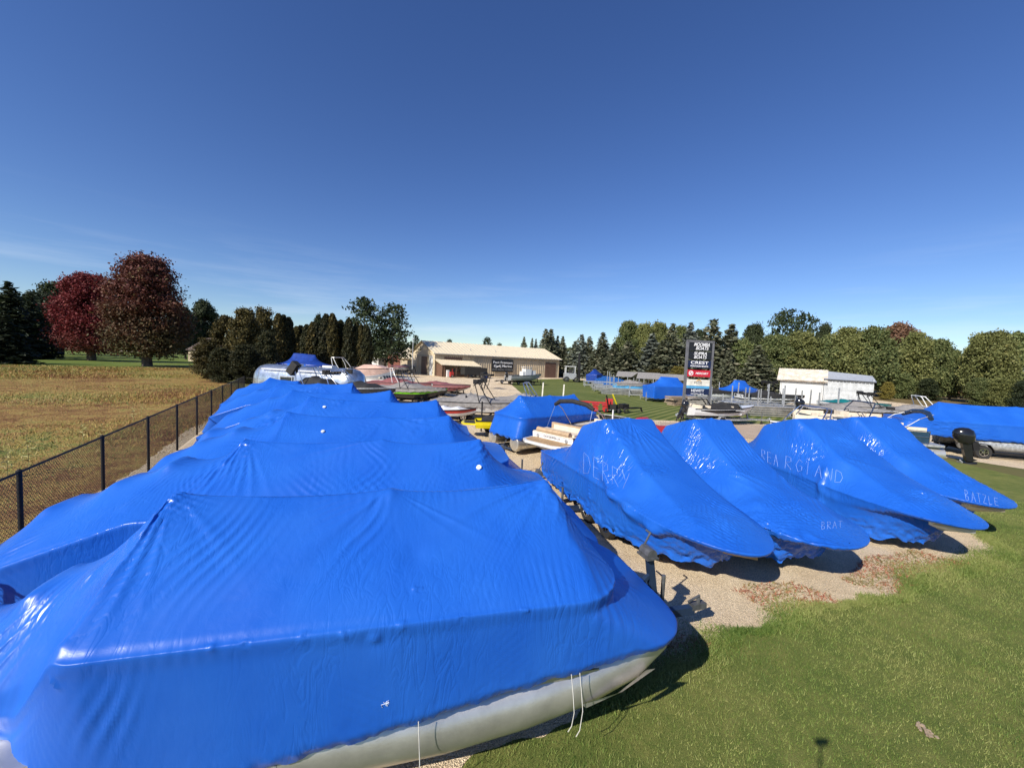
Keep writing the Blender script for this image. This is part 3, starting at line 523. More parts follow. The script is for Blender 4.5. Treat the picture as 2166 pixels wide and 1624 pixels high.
# field weeds with leaves one can tell apart
wl = blade_mat('weed_leaves', [(.4, (.16, .16, .05)), (.7, (.38, .34, .14)), (.9, (.5, .42, .2))], 3)
def weed(px, py, h, label):
    p = at(px, py); t = thing('weed_plant', label, 'plant', p, rnd.uniform(0, 6))
    MB().tube([(0, 0, 0), (.03, .01, h*.5), (.0, .04, h)], [.012, .009, .004], 6).build('stem', wl, t)
    lf = MB(); lf.add([(0, 0, 0), (.09, .045, .03), (.2, 0, .01), (.09, -.045, .03)], [(0, 1, 2, 3)]); me = None
    for k in range(12):
        if me is None: o = lf.build('leaf', wl, t); me = o.data
        else: o = link('leaf', me, None, t)
        o.location = (0, 0, h*(.25+.06*k)); o.rotation_euler = (rnd.uniform(-.3, .3), rnd.uniform(-.6, .3), k*2.4); o.scale = (1.1-.04*k,)*3
for a in ((62, 1000, 1.15, 'pale mullein-like weed right behind the second fence post'), (176, 935, .9, 'pale weed sticking up behind the fence between posts'), (283, 893, 1.0, 'yellowed leafy weed behind the third fence post'), (300, 880, .8, 'yellow weed near the top rail of the fence'), (16, 1010, .9, 'green weed at the left photo edge behind the fence'), (215, 930, .7, 'small orange leafed weed in the brown patch')): weed(*a)
# ------------------------------------------------------------------ shrink-wrapped boats
def resample(P, N):
    P = np.asarray(P, float); Q = np.vstack([P, P[:1]]); d = np.r_[0, np.cumsum(np.linalg.norm(np.diff(Q, axis=0), axis=1))]
    t = np.linspace(0, d[-1], N, endpoint=False); return np.c_[np.interp(t, d, Q[:, 0]), np.interp(t, d, Q[:, 1])]
def rrect(u0, u1, hw, r=.35, rb=None, n=24):
    """rounded rectangle, bow at u1; starts at the bow centre"""
    rb = rb or r; P = [(u1, 0)]
    for cx, cy, a0, q in ((u1-rb, hw-rb, 90, rb), (u0+r, hw-r, 180, r), (u0+r, -hw+r, 270, r), (u1-rb, -hw+rb, 360, rb)):
        for k in range(n+1): a = R(a0-90+90*k/n); P.append((cx+q*math.cos(a), cy+q*math.sin(a)))
    return P
def rail_stern(u0, u1, hw, ue, ws, rb):
    """rounded rail rectangle whose film narrows aft of ue to the motor"""
    P = rrect(u0, u1, hw, .42, rb); Q = []
    for u, v in resample(P, 400):
        a = min(1, max(0, (ue-u)/.8)); a = a*a*(3-2*a); Q.append((u, v*(1-a+a*ws/hw)))
    return Q
def hull(u0, u1, hw, blunt=2.2, bowlen=.34, sternw=.94, n=60):
    P = []
    for k in range(n+1):
        s = k/n; u = u1-(u1-u0)*(1-math.cos(s*math.pi/2)) if False else u1-(u1-u0)*s**1.6
        x = (u1-u)/((u1-u0)*bowlen); wv = hw*(1-(1-min(1, x))**blunt)**(1/1.85)
        st = (u-u0)/((u1-u0)); wv *= sternw+(1-sternw)*min(1, st/.4); P.append((u, max(0, wv)))
    return P+[(u0, P[-1][1]*.5), (u0, -P[-1][1]*.5)]+[(u, -v) for u, v in P[::-1][:-1]]
def membrane(loop, zb, sup, dx=.07, it=900, pull=.0):
    """height of a film stretched from the rim over supports (numpy relaxation)"""
    L0 = loop.min(0)-2*dx; n = np.ceil((loop.max(0)+2*dx-L0)/dx).astype(int)+1; xs = L0[0]+dx*np.arange(n[0]); ys = L0[1]+dx*np.arange(n[1])
    GX, GY = np.meshgrid(xs, ys, indexing='ij'); ins = inpoly([tuple(p) for p in loop], GX.ravel(), GY.ravel()).reshape(GX.shape)
    st = max(1, len(loop)//120); lp = loop[::st]; zz = zb[::st]
    D = (GX[..., None]-lp[:, 0])**2+(GY[..., None]-lp[:, 1])**2; near = zz[D.argmin(-1)]; near = np.where(ins, near, near-.5*np.sqrt(D.min(-1)))
    ob = np.full(GX.shape, -9.)
    for s in sup:
        p, q = np.array(s[:3], float), np.array(s[3:6] if len(s) >= 6 else s[:3], float); m = max(2, int(np.linalg.norm((q-p)[:2])/dx*2)+2)
        sag = s[6] if len(s) > 6 else 0
        for t in np.linspace(0, 1, m):
            c = p+(q-p)*t; z = c[2]-sag*4*t*(1-t); i = int(round((c[0]-xs[0])/dx)); j = int(round((c[1]-ys[0])/dx))
            if 0 <= i < n[0] and 0 <= j < n[1]: ob[i, j] = max(ob[i, j], z)
    h = np.where(ins, near, near); h = np.maximum(h, ob)
    for k in range(it):
        a = .25*(np.roll(h, 1, 0)+np.roll(h, -1, 0)+np.roll(h, 1, 1)+np.roll(h, -1, 1))
        h = np.where(ins, np.maximum(a-pull*dx*dx, ob), near)
    def bs(f): return ((1-f)**3/6, (3*f**3-6*f**2+4)/6, (-3*f**3+3*f**2+3*f+1)/6, f**3/6)
    def sample(U, V):                                  # cubic B-spline: smooth between grid points
        x = np.clip((U-xs[0])/dx, 1, n[0]-3.001); y = np.clip((V-ys[0])/dx, 1, n[1]-3.001); i = x.astype(int); j = y.astype(int); A, B = bs(x-i), bs(y-j)
        return sum(h[i+a-1, j+b-1]*A[a]*B[b] for a in range(4) for b in range(4))
    return sample
def grid_normals(P):
    du = np.roll(P, -1, 1)-np.roll(P, 1, 1); dv = np.empty_like(P); dv[1:-1] = P[2:]-P[:-2]; dv[0] = P[1]-P[0]; dv[-1] = P[-1]-P[-2]
    nn = np.cross(dv, du); nn /= np.linalg.norm(nn, axis=-1)[..., None]+1e-9
    if nn[len(P)//3, :, 2].mean() < 0: nn = -nn
    return nn
def wrap(parent, rail, zrail, stages, sup, ridge, N=500, rows=70, seed=0, packets=50, amp=1.0, crinkle=.012, lam=(.05, .12), seam=True, smooth=2, knots=4, hemwob=.03, hemrows=11, radial=(), stagerows=None, pull=0., bulges=(), clamp=0, packbox=None, name='shrink_wrap', m='wrap'):
    """rail: loop, zrail(u,v): its height; stages: list of (loop, z-function) going down to the hem"""
    rl = resample(rail, N); zr = np.array([zrail(u, v) for u, v in rl]); sm = membrane(rl, zr, sup, pull=pull)
    rows_ = []; s = np.linspace(0, 1, rows)
    rp = np.c_[np.clip(rl[:, 0], *ridge), np.zeros(N)]
    for a in s:
        P = rp*(1-a)+rl*a; z = sm(P[:, 0], P[:, 1]); bl = max(0, (a-.94)/.06); z = z*(1-bl)+zr*bl; rows_.append(np.c_[P, z])
    cur = rows_[-1]; si = [len(rows_)-1]
    for lp, zf in stages:
        l2 = resample(lp, N); z2 = np.array([zf(u, v) for u, v in l2]); nx = np.c_[l2, z2]; k = max(3, int(np.linalg.norm(nx-cur, axis=1).max()/.035))
        k = min(k, 40)
        for a in np.linspace(0, 1, k+1)[1:]: rows_.append(cur*(1-a)+nx*a)
        cur = nx; si.append(len(rows_)-1)
    P = np.array(rows_); K = len(P); g = np.random.default_rng(seed)
    for _ in range(smooth):
        Q = P.copy(); Q[1:-1] = .25*P[:-2]+.5*P[1:-1]+.25*P[2:]; P = Q
    for _ in range(3): P[rows//2:] = .25*np.roll(P[rows//2:], 1, 1)+.5*P[rows//2:]+.25*np.roll(P[rows//2:], -1, 1)
    nrm = grid_normals(P); disp = np.zeros(P.shape[:2])
    f1 = fn(seed+1, 8, 1.3); f2 = fn(seed+2, 8, 14); f3 = fn(seed+3, 10, 34); X, Y, Z = P[..., 0], P[..., 1], P[..., 2]
    disp += .012*f1(X, Y, Z)
    up = np.array([0, 0, 1.])
    for k in range(packets):
        i = g.integers(3, K-6); j = g.integers(0, N); c = P[i, j]; n0 = nrm[i, j]
        if packbox and not packbox(*c): continue
        dn = -up+n0*n0[2]; ln = np.linalg.norm(dn)
        if ln < .05: dn = np.array([0, 1., 0])
        dn /= np.linalg.norm(dn); sd = np.cross(n0, dn); ang = g.normal()*.55; al = dn*math.cos(ang)+sd*math.sin(ang); ac = np.cross(n0, al)
        D = P-c; u = D@al; v = D@ac; Lu = g.uniform(.18, .55); Lv = g.uniform(.12, .4); lm = g.uniform(*lam); A = amp*g.uniform(.25, 1)*.0085*(lm/.08)
        near = np.exp(-(u/Lu)**2-(v/Lv)**2-((D@n0)/.3)**2)
        ph = 3.1416*v/lm+g.uniform(0, 6)+1.5*np.sin(u*3+k)+1.6*f1(X*2.3+k, Y*2.3, Z*2.3); disp += 1.5*A*near*(np.exp(-3.2*np.sin(ph)**2)-.35)
    for (ru, rv, rz_, nf, A, rr) in radial:             # long folds running from a pole top
        D = P-np.array([ru, rv, rz_]); r_ = np.sqrt((D**2).sum(-1))+1e-6; th = np.arctan2(D[..., 0], np.abs(D[..., 1])+.12*np.abs(D[..., 2])+.02); ms = np.clip(f1(th*2.2, r_*0+ru, th*0)+.25, 0, 1.3)
        ph = th*nf*.36+3.2*f1(th*1.7, ru, 0*th)+.8*f1(X*1.1, Y*1.1, Z); disp += 1.7*A*np.clip(f1(th*3.1+5, r_*0+ru*2, th*0)-.15, 0, 1.2)*(np.exp(-2.6*np.sin(ph)**2)-.35)*np.clip(r_/.35, 0, 1)*np.exp(-(r_/rr)**2)
    if seam:                                            # puckers along the heat seams at the rim
        r_i = np.arange(K)[:, None]; t = np.arange(N)[None]
        for q in si[:2]:
            band = np.exp(-((r_i-q+2)/2.2)**2); msk = np.clip(f1(X*1.4, Y*1.4, 0*Z)+.35, 0, 1.2); disp += .0018*band*msk*np.sin(t*6.283*.21*(500/N)*P.shape[1]/500)
    hem = np.clip((np.arange(K)-(K-hemrows))/(hemrows-1.), 0, 1)[:, None]
    cz = np.clip(f1(X*.9, Y*.9, Z*.9)-.8, 0, 1); rid = lambda q: 1-2*np.abs(q) 
    disp += crinkle*(hem*.9+cz)*(rid(f2(X, Y, Z))+.6*rid(f3(X, Y, Z)))*.8
    for k in range(knots):
        j = g.integers(0, N); i = min(K-3, max(2, si[0]+g.integers(-2, 8))); c = P[i, j]; D = P-c; r2 = (D**2).sum(-1); disp += .03*np.exp(-r2/.0022)-.014*np.exp(-r2/.012)
    for (bu, bv, bz, br, ba) in bulges:
        D = P-np.array([bu, bv, bz]); r2 = (D**2).sum(-1); disp += ba*np.exp(-r2/br**2)*(1 if br > .08 else (.5+.8*f3(X*2, Y*2, Z*2)))
    P = P+nrm*disp[..., None]
    P[..., 2] += (hem**2)*hemwob*(f2(X*.5, Y*.5, 0*Z)+.6*f3(X*.5, Y*.5, 0*Z))
    idx = np.arange(K*N).reshape(K, N); a = idx[:-1]; b = idx[1:]
    F = np.stack([a, np.roll(a, -1, 1), np.roll(b, -1, 1), b], -1).reshape(-1, 4)
    return link(name, np_mesh(name, P.reshape(-1, 3), F, True), M[m], parent)
def bvh_of(o):
    me = o.data; mwx = (Matrix.Translation(o.parent.location) @ Matrix.Rotation(o.parent.rotation_euler.z, 4, 'Z'))
    return BVHTree.FromPolygons([mwx @ v.co for v in me.vertices], [tuple(p.vertices) for p in me.polygons]), mwx
def onto(o, pts, off=.010, cache={}):
    if o.name not in cache: cache[o.name] = bvh_of(o)
    b, mwx = cache[o.name]; inv = mwx.inverted(); res = []
    for px, py in pts:
        d = Vector(ray(px, py)).normalized(); h = b.ray_cast(Vector((0, 0, CAM_H)), d)
        if h[0] is None: continue
        n = h[1] if h[1].dot(d) < 0 else -h[1]; res.append((inv @ (h[0]+n*off), inv.to_3x3() @ n))
    return res
GLY = dict(D=[[(0, 0), (0, 1)], [(0, 0), (.5, .12), (.72, .5), (.5, .9), (0, 1)]], E=[[(.6, 0), (0, 0), (0, 1), (.65, 1)], [(0, .48), (.5, .48)]], R=[[(0, 1), (0, 0), (.5, .06), (.55, .35), (0, .5), (.65, 1)]], Y=[[(0, 0), (.35, .45)], [(.8, -.05), (.15, 1)]],
    A=[[(0, 1), (.35, 0), (.7, 1)], [(.15, .6), (.55, .6)]], N=[[(0, 1), (0, 0), (.6, 1), (.6, 0)]], G=[[(.65, .15), (.3, 0), (0, .5), (.3, 1), (.65, .8), (.65, .5), (.35, .5)]], I=[[(.2, 0), (.2, 1)]], L=[[(0, 0), (0, 1), (.5, 1)]], B=[[(0, 0), (0, 1), (.5, .9), (.5, .6), (0, .5), (.45, .3), (.4, .05), (0, 0)]], T=[[(0, 0), (.7, 0)], [(.35, 0), (.35, 1)]], Z=[[(0, 0), (.6, 0), (0, 1), (.65, 1)]], J=[[(.1, 0), (.55, .02), (.5, .8), (.2, 1), (0, .8)]])
def scrawl(o, text, p0, p1, h0, h1, wd=.011, dirv=(0, 1)):
    """hand lettering drawn on the film from p0 to p1 (top-left points), following its surface"""
    n = len(text); b = MB(); adv = ((p1[0]-p0[0])/n, (p1[1]-p0[1])/n); hd = h0
    for k, ch in enumerate(text):
        if ch == ' ': continue
        hh = h0+(h1-h0)*k/n; ox, oy = p0[0]+adv[0]*k, p0[1]+adv[1]*k
        for st in GLY[ch]:
            pts = []
            for (x0, y0), (x1, y1) in zip(st, st[1:]):
                for t in np.linspace(0, 1, 7)[:-1]: pts.append((x0+(x1-x0)*t, y0+(y1-y0)*t))
            pts.append(st[-1]); jx = rnd.uniform(-.03, .03)
            pix = [(ox+(x+jx)*adv[0]*.95+y*hh*dirv[0], oy+x*adv[1]*.95+y*hh*dirv[1]) for x, y in pts]
            r_ = [q[0] for q in onto(o, pix)]
            if len(r_) > 1: b.tube(r_, wd/2, 4)
    return b.build('lettering', M['chalk'], o) if b.v else None
def vent(o, px, py, r=.07):
    h = onto(o, [(px, py)], .012)
    if not h: return
    p, n = h[0]; a = n.orthogonal().normalized(); c = n.cross(a); b = MB()
    b.tube([p-n*.01, p+n*.015, p+n*.022], [r, r*.9, r*.3], 7); b.build('vent', M['vent'], o, smooth=True)
# -------- things under the film
def wheel(parent, c, r=.34, wd=.21, spokes=5, rim='chrome', axis=(0, 1, 0)):
    c = Vector(c); ax = Vector(axis); side = 1 if c.y >= 0 else -1
    wv = MB().ring(c, ax, r, r*.6, wd).build('wheel', M['rubber'], parent, smooth=True)
    b = MB().ring(c, ax, r*.62, r*.5, wd*.9); o = c+ax*side*wd*.3; a = Vector((1, 0, 0)); z = ax.cross(a)
    b.cyl(o-ax*side*.03, o+ax*side*.03, r*.15, 10)
    for k in range(spokes*2 if spokes > 5 else spokes):
        t = 6.283*k/(spokes*2 if spokes > 5 else spokes); e = a*math.cos(t)+z*math.sin(t); b.bar(o, o+e*r*.55, .045*r/.34, .03)
    b.build('rim', M[rim], wv, smooth=True); return wv
def trailer(label, org, rz, Lt=6.2, axles=(-.6,), Wd=2.1, col='navy', tongue=1.6, bed=.5, post=1.35, cat='trailer', wr=.33, rim='chrome', uc=0, name='boat_trailer', fender=True, jack=True, group=None, cpl='galv', pback=None):
    """origin: centre of the boat; bow towards +x"""
    t = thing(name, label, cat, (org[0], org[1], 0), rz, group); b = MB(); u0, u1 = -Lt/2+uc, Lt/2+uc; hw = Wd/2-.28
    for s in (-1, 1):
        b.bar((u0, s*hw, bed), (u1-1.4, s*hw, bed), .08, .12); b.bar((u1-1.4, s*hw, bed), (u1+tongue*.3, 0, bed-.03), .08, .12)
    b.bar((u1-.2, 0, bed-.03), (u1+tongue, 0, bed-.05), .1, .12)
    for u in (u0+.1, (u0+u1)/2-.8, (u0+u1)/2+.8, u1-1.5): b.bar((u, -hw, bed-.03), (u, hw, bed-.03), .08, .1)
    b.build('frame', M[col], t)
    bk = MB()
    for s in (-1, 1): bk.bar((u0+.1, s*.45, bed+.14), (u1-1.2, s*.45, bed+.17), .11, .05)
    bk.build('bunks', M['blackcov'], t)
    for ax_ in axles:
        MB().cyl((ax_, -Wd/2, wr), (ax_, Wd/2, wr), .035, 8).build('axle', M[col], t)
        for s in (-1, 1): wheel(t, (ax_, s*Wd/2, wr), wr, .2, 5, rim)
    if fender:
        a0, a1 = min(axles)-wr*1.25, max(axles)+wr*1.25
        for s in (-1, 1):
            q = MB(); pts = [(a0, wr*1.0), (a0+.12, wr*1.75), (a0+wr*.7, wr*2.2), (a1-wr*.7, wr*2.2), (a1-.12, wr*1.75), (a1, wr*1.0)]
            for (x0, z0), (x1, z1) in zip(pts, pts[1:]): q.bar((x0, s*Wd/2, z0), (x1, s*Wd/2, z1), .25, .02)
            q.build('fender', M[col], t)
    e = u1+tongue
    MB().bar((e-.05, 0, bed), (e+.22, 0, bed), .11, .09).cyl((e+.1, 0, bed), (e+.1, 0, bed+.13), .03, 8).bar((e-.1, 0, bed+.08), (e+.12, 0, bed+.16), .03, .02).build('coupler', M[cpl], t)
    if jack: 
        MB().cyl((e-.5, .12, .16), (e-.5, .12, bed+.5), .032, 10).cyl((e-.5, .12, bed+.47), (e-.5, .3, bed+.47), .012, 6).build('jack', M['dgalv'], t, smooth=True)
        MB().ring((e-.5, .12, .11), (0, 1, 0), .11, .03, .05, 14).build('jack_wheel', M['rubber'], t, smooth=True)
    if post:
        pu = u1-.15 if pback is None else u1+tongue-pback
        MB().bar((pu, 0, bed), (pu-.18, 0, post), .1, .09).bar((pu-.9, 0, bed+.05), (pu-.15, 0, post*.75), .06, .05).build('winch_post', M[col], t)
        MB().cyl((pu-.2, -.11, post+.02), (pu-.2, .11, post+.02), .085, 12).box((pu-.2, 0, post-.03), (.2, .26, .03)).bar((pu-.2, .13, post+.02), (pu-.05, .16, post+.24), .025, .015).cyl((pu-.05, .16, post+.23), (pu-.05, .27, post+.23), .016, 6).build('winch', M['dgalv'], t)
    return t
def pontoon_tube(parent, u0, u1, v, z, r=.31, m='alu', path=None):
    b = MB(); b.tube([(u, v, z_) for u, z_ in path], [r*q for q in (.9, 1, 1, .99, .95, .82, .5, .12)], 32) if path else b.tube([(u0-.02, v, z), (u0, v, z), (u1-.9, v, z), (u1-.55, v, z+.03), (u1-.25, v, z+.11), (u1-.05, v, z+.2), (u1, v, z+.24)], [r*.9, r, r, r*.88, r*.62, r*.3, r*.1], 28)
    t = b.build('pontoon', M[m], parent, smooth=True)
    s = 1 if v > 0 else -1
    MB().loft([[(u1-1.2, v+s*r*.93, z+.1), (u1-1.15, v+s*(r*.93), z+.05)], [(u1-.8, v+s*(r*.92+.09), z+.24), (u1-.8, v+s*(r*.9), z+.13)], [(u1-.4, v+s*(r*.85+.08), z+.40), (u1-.4, v+s*r*.62, z+.26)]]).build('spray_fin', M[m], t)
    for k in range(int((u1-u0-(2.6 if path else 1.2))/1.05)): MB().ring((u0+.5+k*1.05, v, z), (1, 0, 0), r+.004, r-.01, .03, 28).build('weld_band', M['galv'], t, smooth=True)
    MB().bar((u0+.1, v, z+r+.0), (u1-.5, v, z+r+.0), .12, .12).build('riser', M[m], t); return t
def pontoon_wrap(label, c, rz, u0=-2.75, u1=2.75, d0=-3.5, d1=3.5, hw=1.22, zr=1.7, zd=1.0, hem=.85, peaks=((-2.2, 2.62), (0, 2.62), (1.95, 2.62)), seed=1, N=360, rows=46, tubes=True, tlabel=None, stern=None, group='blue wrapped pontoon boats', extra=(), zrf=None, hemf=None, axles=(-.5, .35), rb=.5, strap=True, **kw):
    t = thing('wrapped_pontoon_boat', label, 'boat', (c[0], c[1], 0), rz, group)
    sup = []
    for (a, za), (b_, zb) in zip(peaks, peaks[1:]): sup.append((a, 0, za, b_, 0, zb, .07))
    for a, za in peaks:
        for q in (-.05, .05): sup.append((a, q, za+.01))
    if strap:
        for a, za in peaks:
            for sg in (-1, 1): sup.append((a, 0, za-.005, a*1.08, sg*(hw-.06), zrf(a, 0)+.03, .012) if zrf else (a, 0, za-.005, a*1.08, sg*(hw-.06), zr+.03, .012))
    sup += list(extra)
    zrf = zrf or (lambda u, v: zr); hemf = hemf or (lambda u, v: hem)
    deck = rrect(d0, d1, hw-.02, .3, rb+.05); bot = rrect(d0+.04, d1-.07, hw-.06, .3, rb)
    kw.setdefault('radial', [(a, 0, za, 34, .017, 1.05) for a, za in peaks])
    sh = [(u-.02*np.sign(u), v*(1-.012)) for u, v in rrect(u0, u1, hw, .42, rb)]
    st = [(sh, lambda u, v: zrf(u, v)-.14), (deck, lambda u, v: hemf(u, v)+.08+max(0, min(zd, zrf(u, v)-.4)-hemf(u, v)-.08)*(lambda a: a*a*(3-2*a))(min(1, max(0, (u-d1+1.6)/1.2)))), (bot, hemf)]
    rl_ = rail_stern(u0, u1, hw, -2.1, .78, rb) if d0 == -5.35 else rrect(u0, u1, hw, .42, rb)
    if d0 == -5.35: st[0] = (rail_stern(u0, u1-.03, hw-.02, -2.1, .76, rb), st[0][1]); st[1] = (rail_stern(d0, d1, hw-.02, -2.6, 1.1, rb+.05), st[1][1]); st[2] = (rail_stern(d0+.04, d1-.07, hw-.06, -2.6, 1.08, rb), st[2][1])
    o = wrap(t, rl_, zrf, st, sup, (peaks[0][0], peaks[-1][0]), N=N, rows=rows, seed=seed, **kw)
    if tubes:
        for s in (-1, 1): pontoon_tube(t, max(d0+.1, -2.9), d1-.15, s*.84, .52)
        MB().box(((max(d0, -3.2)+d1)/2, 0, .93), (d1-max(d0, -3.2)-.7, 2*hw-.3, .06)).build('deck', M['alu'], t)
    if tlabel: trailer(tlabel, c, rz, Lt=(d1-d0)-.6, axles=axles, Wd=1.5, col='navy', tongue=.9, bed=.2, post=1.15, wr=.24, fender=False, uc=.1)
    return t, o
AX = R(14.5)
# nearest boat
Cn = (-1.36, 4.36)
def sternz(zr, ue, z2, ln=.55): return lambda u, v: zr if u > ue else max(z2, zr-(zr-z2)*(ue-u)/ln)
def hem1(u, v): return .72+.14*min(3.3, max(-1.5, u+.83))
def zr1(u, v): return 1.70+.02*math.sin(u*2)
L1, W1 = pontoon_wrap('nearest blue shrink wrapped pontoon boat, its silver tube showing above the grass', Cn, AX, u0=-5.3, u1=2.50, d0=-5.35, d1=3.40, hw=1.25, zd=1.22, seed=11, N=860, rows=110, packets=60, zrf=sternz(1.88, -2.25, 1.2, .5), hemf=hem1, crinkle=.005, rb=.6,
    peaks=((-2.1, 2.72), (0, 2.66), (1.92, 2.70)), extra=[(-2.3, -1.1, 1.92, -2.3, 1.1, 1.92), (-2.6, -.4, 2.12, -2.6, .4, 2.12), (-3.05, -.3, 1.93, -3.05, .3, 1.93), (-4.2, -.4, 1.66, -4.2, .4, 1.66)], knots=4, hemwob=.012, amp=1.2, tubes=False, bulges=[(u, -1.25, z, .034, .026) for u, z in ((-1.24, 1.88), (-1.0, 1.87), (-.58, 1.88), (-.26, 1.85), (.2, 1.87), (.73, 1.86), (1.32, 1.88))]+[(.33, -1.0, 2.02, .04, .035), (-2.2, -1.2, 1.75, .05, .03), (.3, -.7, 2.2, .12, -.015)])
pth = [(-3.42, .60), (-3.4, .60), (.6, .63), (1.4, .71), (2.1, .83), (2.65, .97), (3.05, 1.12), (3.22, 1.2)]
t1 = pontoon_tube(L1, -3.4, 3.2, -.86, .62, .31, path=pth); pontoon_tube(L1, -3.4, 3.2, .86, .62, .31, path=pth)
MB().box((-.5, 0, 1.0), (5.4, 2.2, .06)).build('deck', M['alu'], L1)
for (px, py, dr) in ((1207, 1421, .55), (1225, 1418, .62), (885, 1520, .5)):
    h = onto(W1, [(px, py)], .02)
    if h:
        p = h[0][0]; MB().tube([p, p+Vector((.01, -.04, -.16)), p+Vector((.02, -.07, -.34)), p+Vector((.01, -.05, -dr*.9)), p+Vector((.0, .0, -dr-.05))], .0045, 5).build('rope', M['rope'], L1)
trailer('navy trailer with winch post, its tongue sticking out past the nearest wrapped boat', (-1.3, 4.62), R(17.0), Lt=6.2, axles=(-.5, .35), Wd=1.6, col='navy', tongue=1.25, bed=.42, post=1.38, wr=.26, fender=False, uc=.2, cpl='dgalv', pback=.72)
# second boat
def Lboat(label, c, rz, seed, pk, ud0=-5.2, N=320, rows=44, packets=60, d1=3.6, tl=None, zs_=1.75, us=-4.5, **kw):
    return pontoon_wrap(label, c, rz, u0=ud0+.2, u1=d1-.75, d0=ud0, d1=d1, hw=1.22, seed=seed, N=N, rows=rows, packets=packets, peaks=pk, hemf=lambda u, v: .66-.22*max(0, min(1, (-2.5-u)/1.5)), zrf=sternz(1.78, -3.1, .98, 2.1), crinkle=.024, amp=1.2,
        extra=[(-3.2, -.25, 2.36, -3.2, .25, 2.36), (-3.9, -.3, 2.06, -3.9, .3, 2.06), (us, -.35, zs_, us, .35, zs_), (-3.3, -.9, 1.9, -3.3, .9, 1.9)], tlabel=tl, rb=.55, **kw)
L2, W2 = Lboat('second blue wrapped boat from the camera, a vent near its right peak', (-2.3, 6.85), R(11), 12, ((-2.2, 2.70), (.0, 2.70), (1.75, 2.70)), -5.7, 640, 92, 110, us=-4.75, zs_=1.72, d1=3.95)
L3, W3 = Lboat('third blue wrapped boat from the camera, vent on its left half', (-3.25, 9.6), R(11), 13, ((-2.16, 2.76), (.1, 2.66), (1.68, 2.72)), -5.5, 440, 60, 80, d1=3.95, tl='trailer under the third wrapped boat from the camera')
L4, W4 = Lboat('fourth blue wrapped boat from the camera, vent below its left peak', (-4.2, 12.5), R(11), 14, ((-2.2, 2.80), (.1, 2.70), (1.75, 2.78)), -5.6, 400, 54, 80, tl='trailer under the fourth wrapped boat from the camera', us=-4.9)
L5, W5 = Lboat('fifth blue wrapped boat from the camera, pointed left peak with fine pleats', (-6.2, 15.4), R(11), 15, ((-2.4, 2.70), (-.4, 2.62), (1.3, 2.78)), -5.4, tl='trailer under the fifth wrapped boat from the camera', d1=3.0)
L6, W6 = Lboat('sixth blue wrapped boat from the camera, in front of the black covered boat', (-8.6, 18.4), R(11), 16, ((-2.24, 2.74), (-.6, 2.7), (.95, 2.80)), -5.0, tl='trailer under the sixth wrapped boat from the camera', d1=2.9)
L7, W7 = Lboat('farthest blue wrapped boat of the left row, just before the silver caravan', (-10.7, 21.2), R(11), 17, ((-2.4, 2.70), (-.96, 2.56)), -4.6, 260, 34, 30, tl='trailer under the farthest wrapped boat of the left row', d1=2.6)
h = onto(W1, [(815, 1487)], .004)
if h: 
    p = h[0][0]; q = MB()
    for k in range(7): q.tube([p+Vector((rnd.uniform(-.035, .035), 0, rnd.uniform(-.03, .03))) for _ in range(3)], .003, 4)
    q.build('tape_scuff', M['scuff'], W1)
vent(W2, 1013, 989, .05); vent(W3, 683, 913, .045); vent(W4, 686, 861, .05)
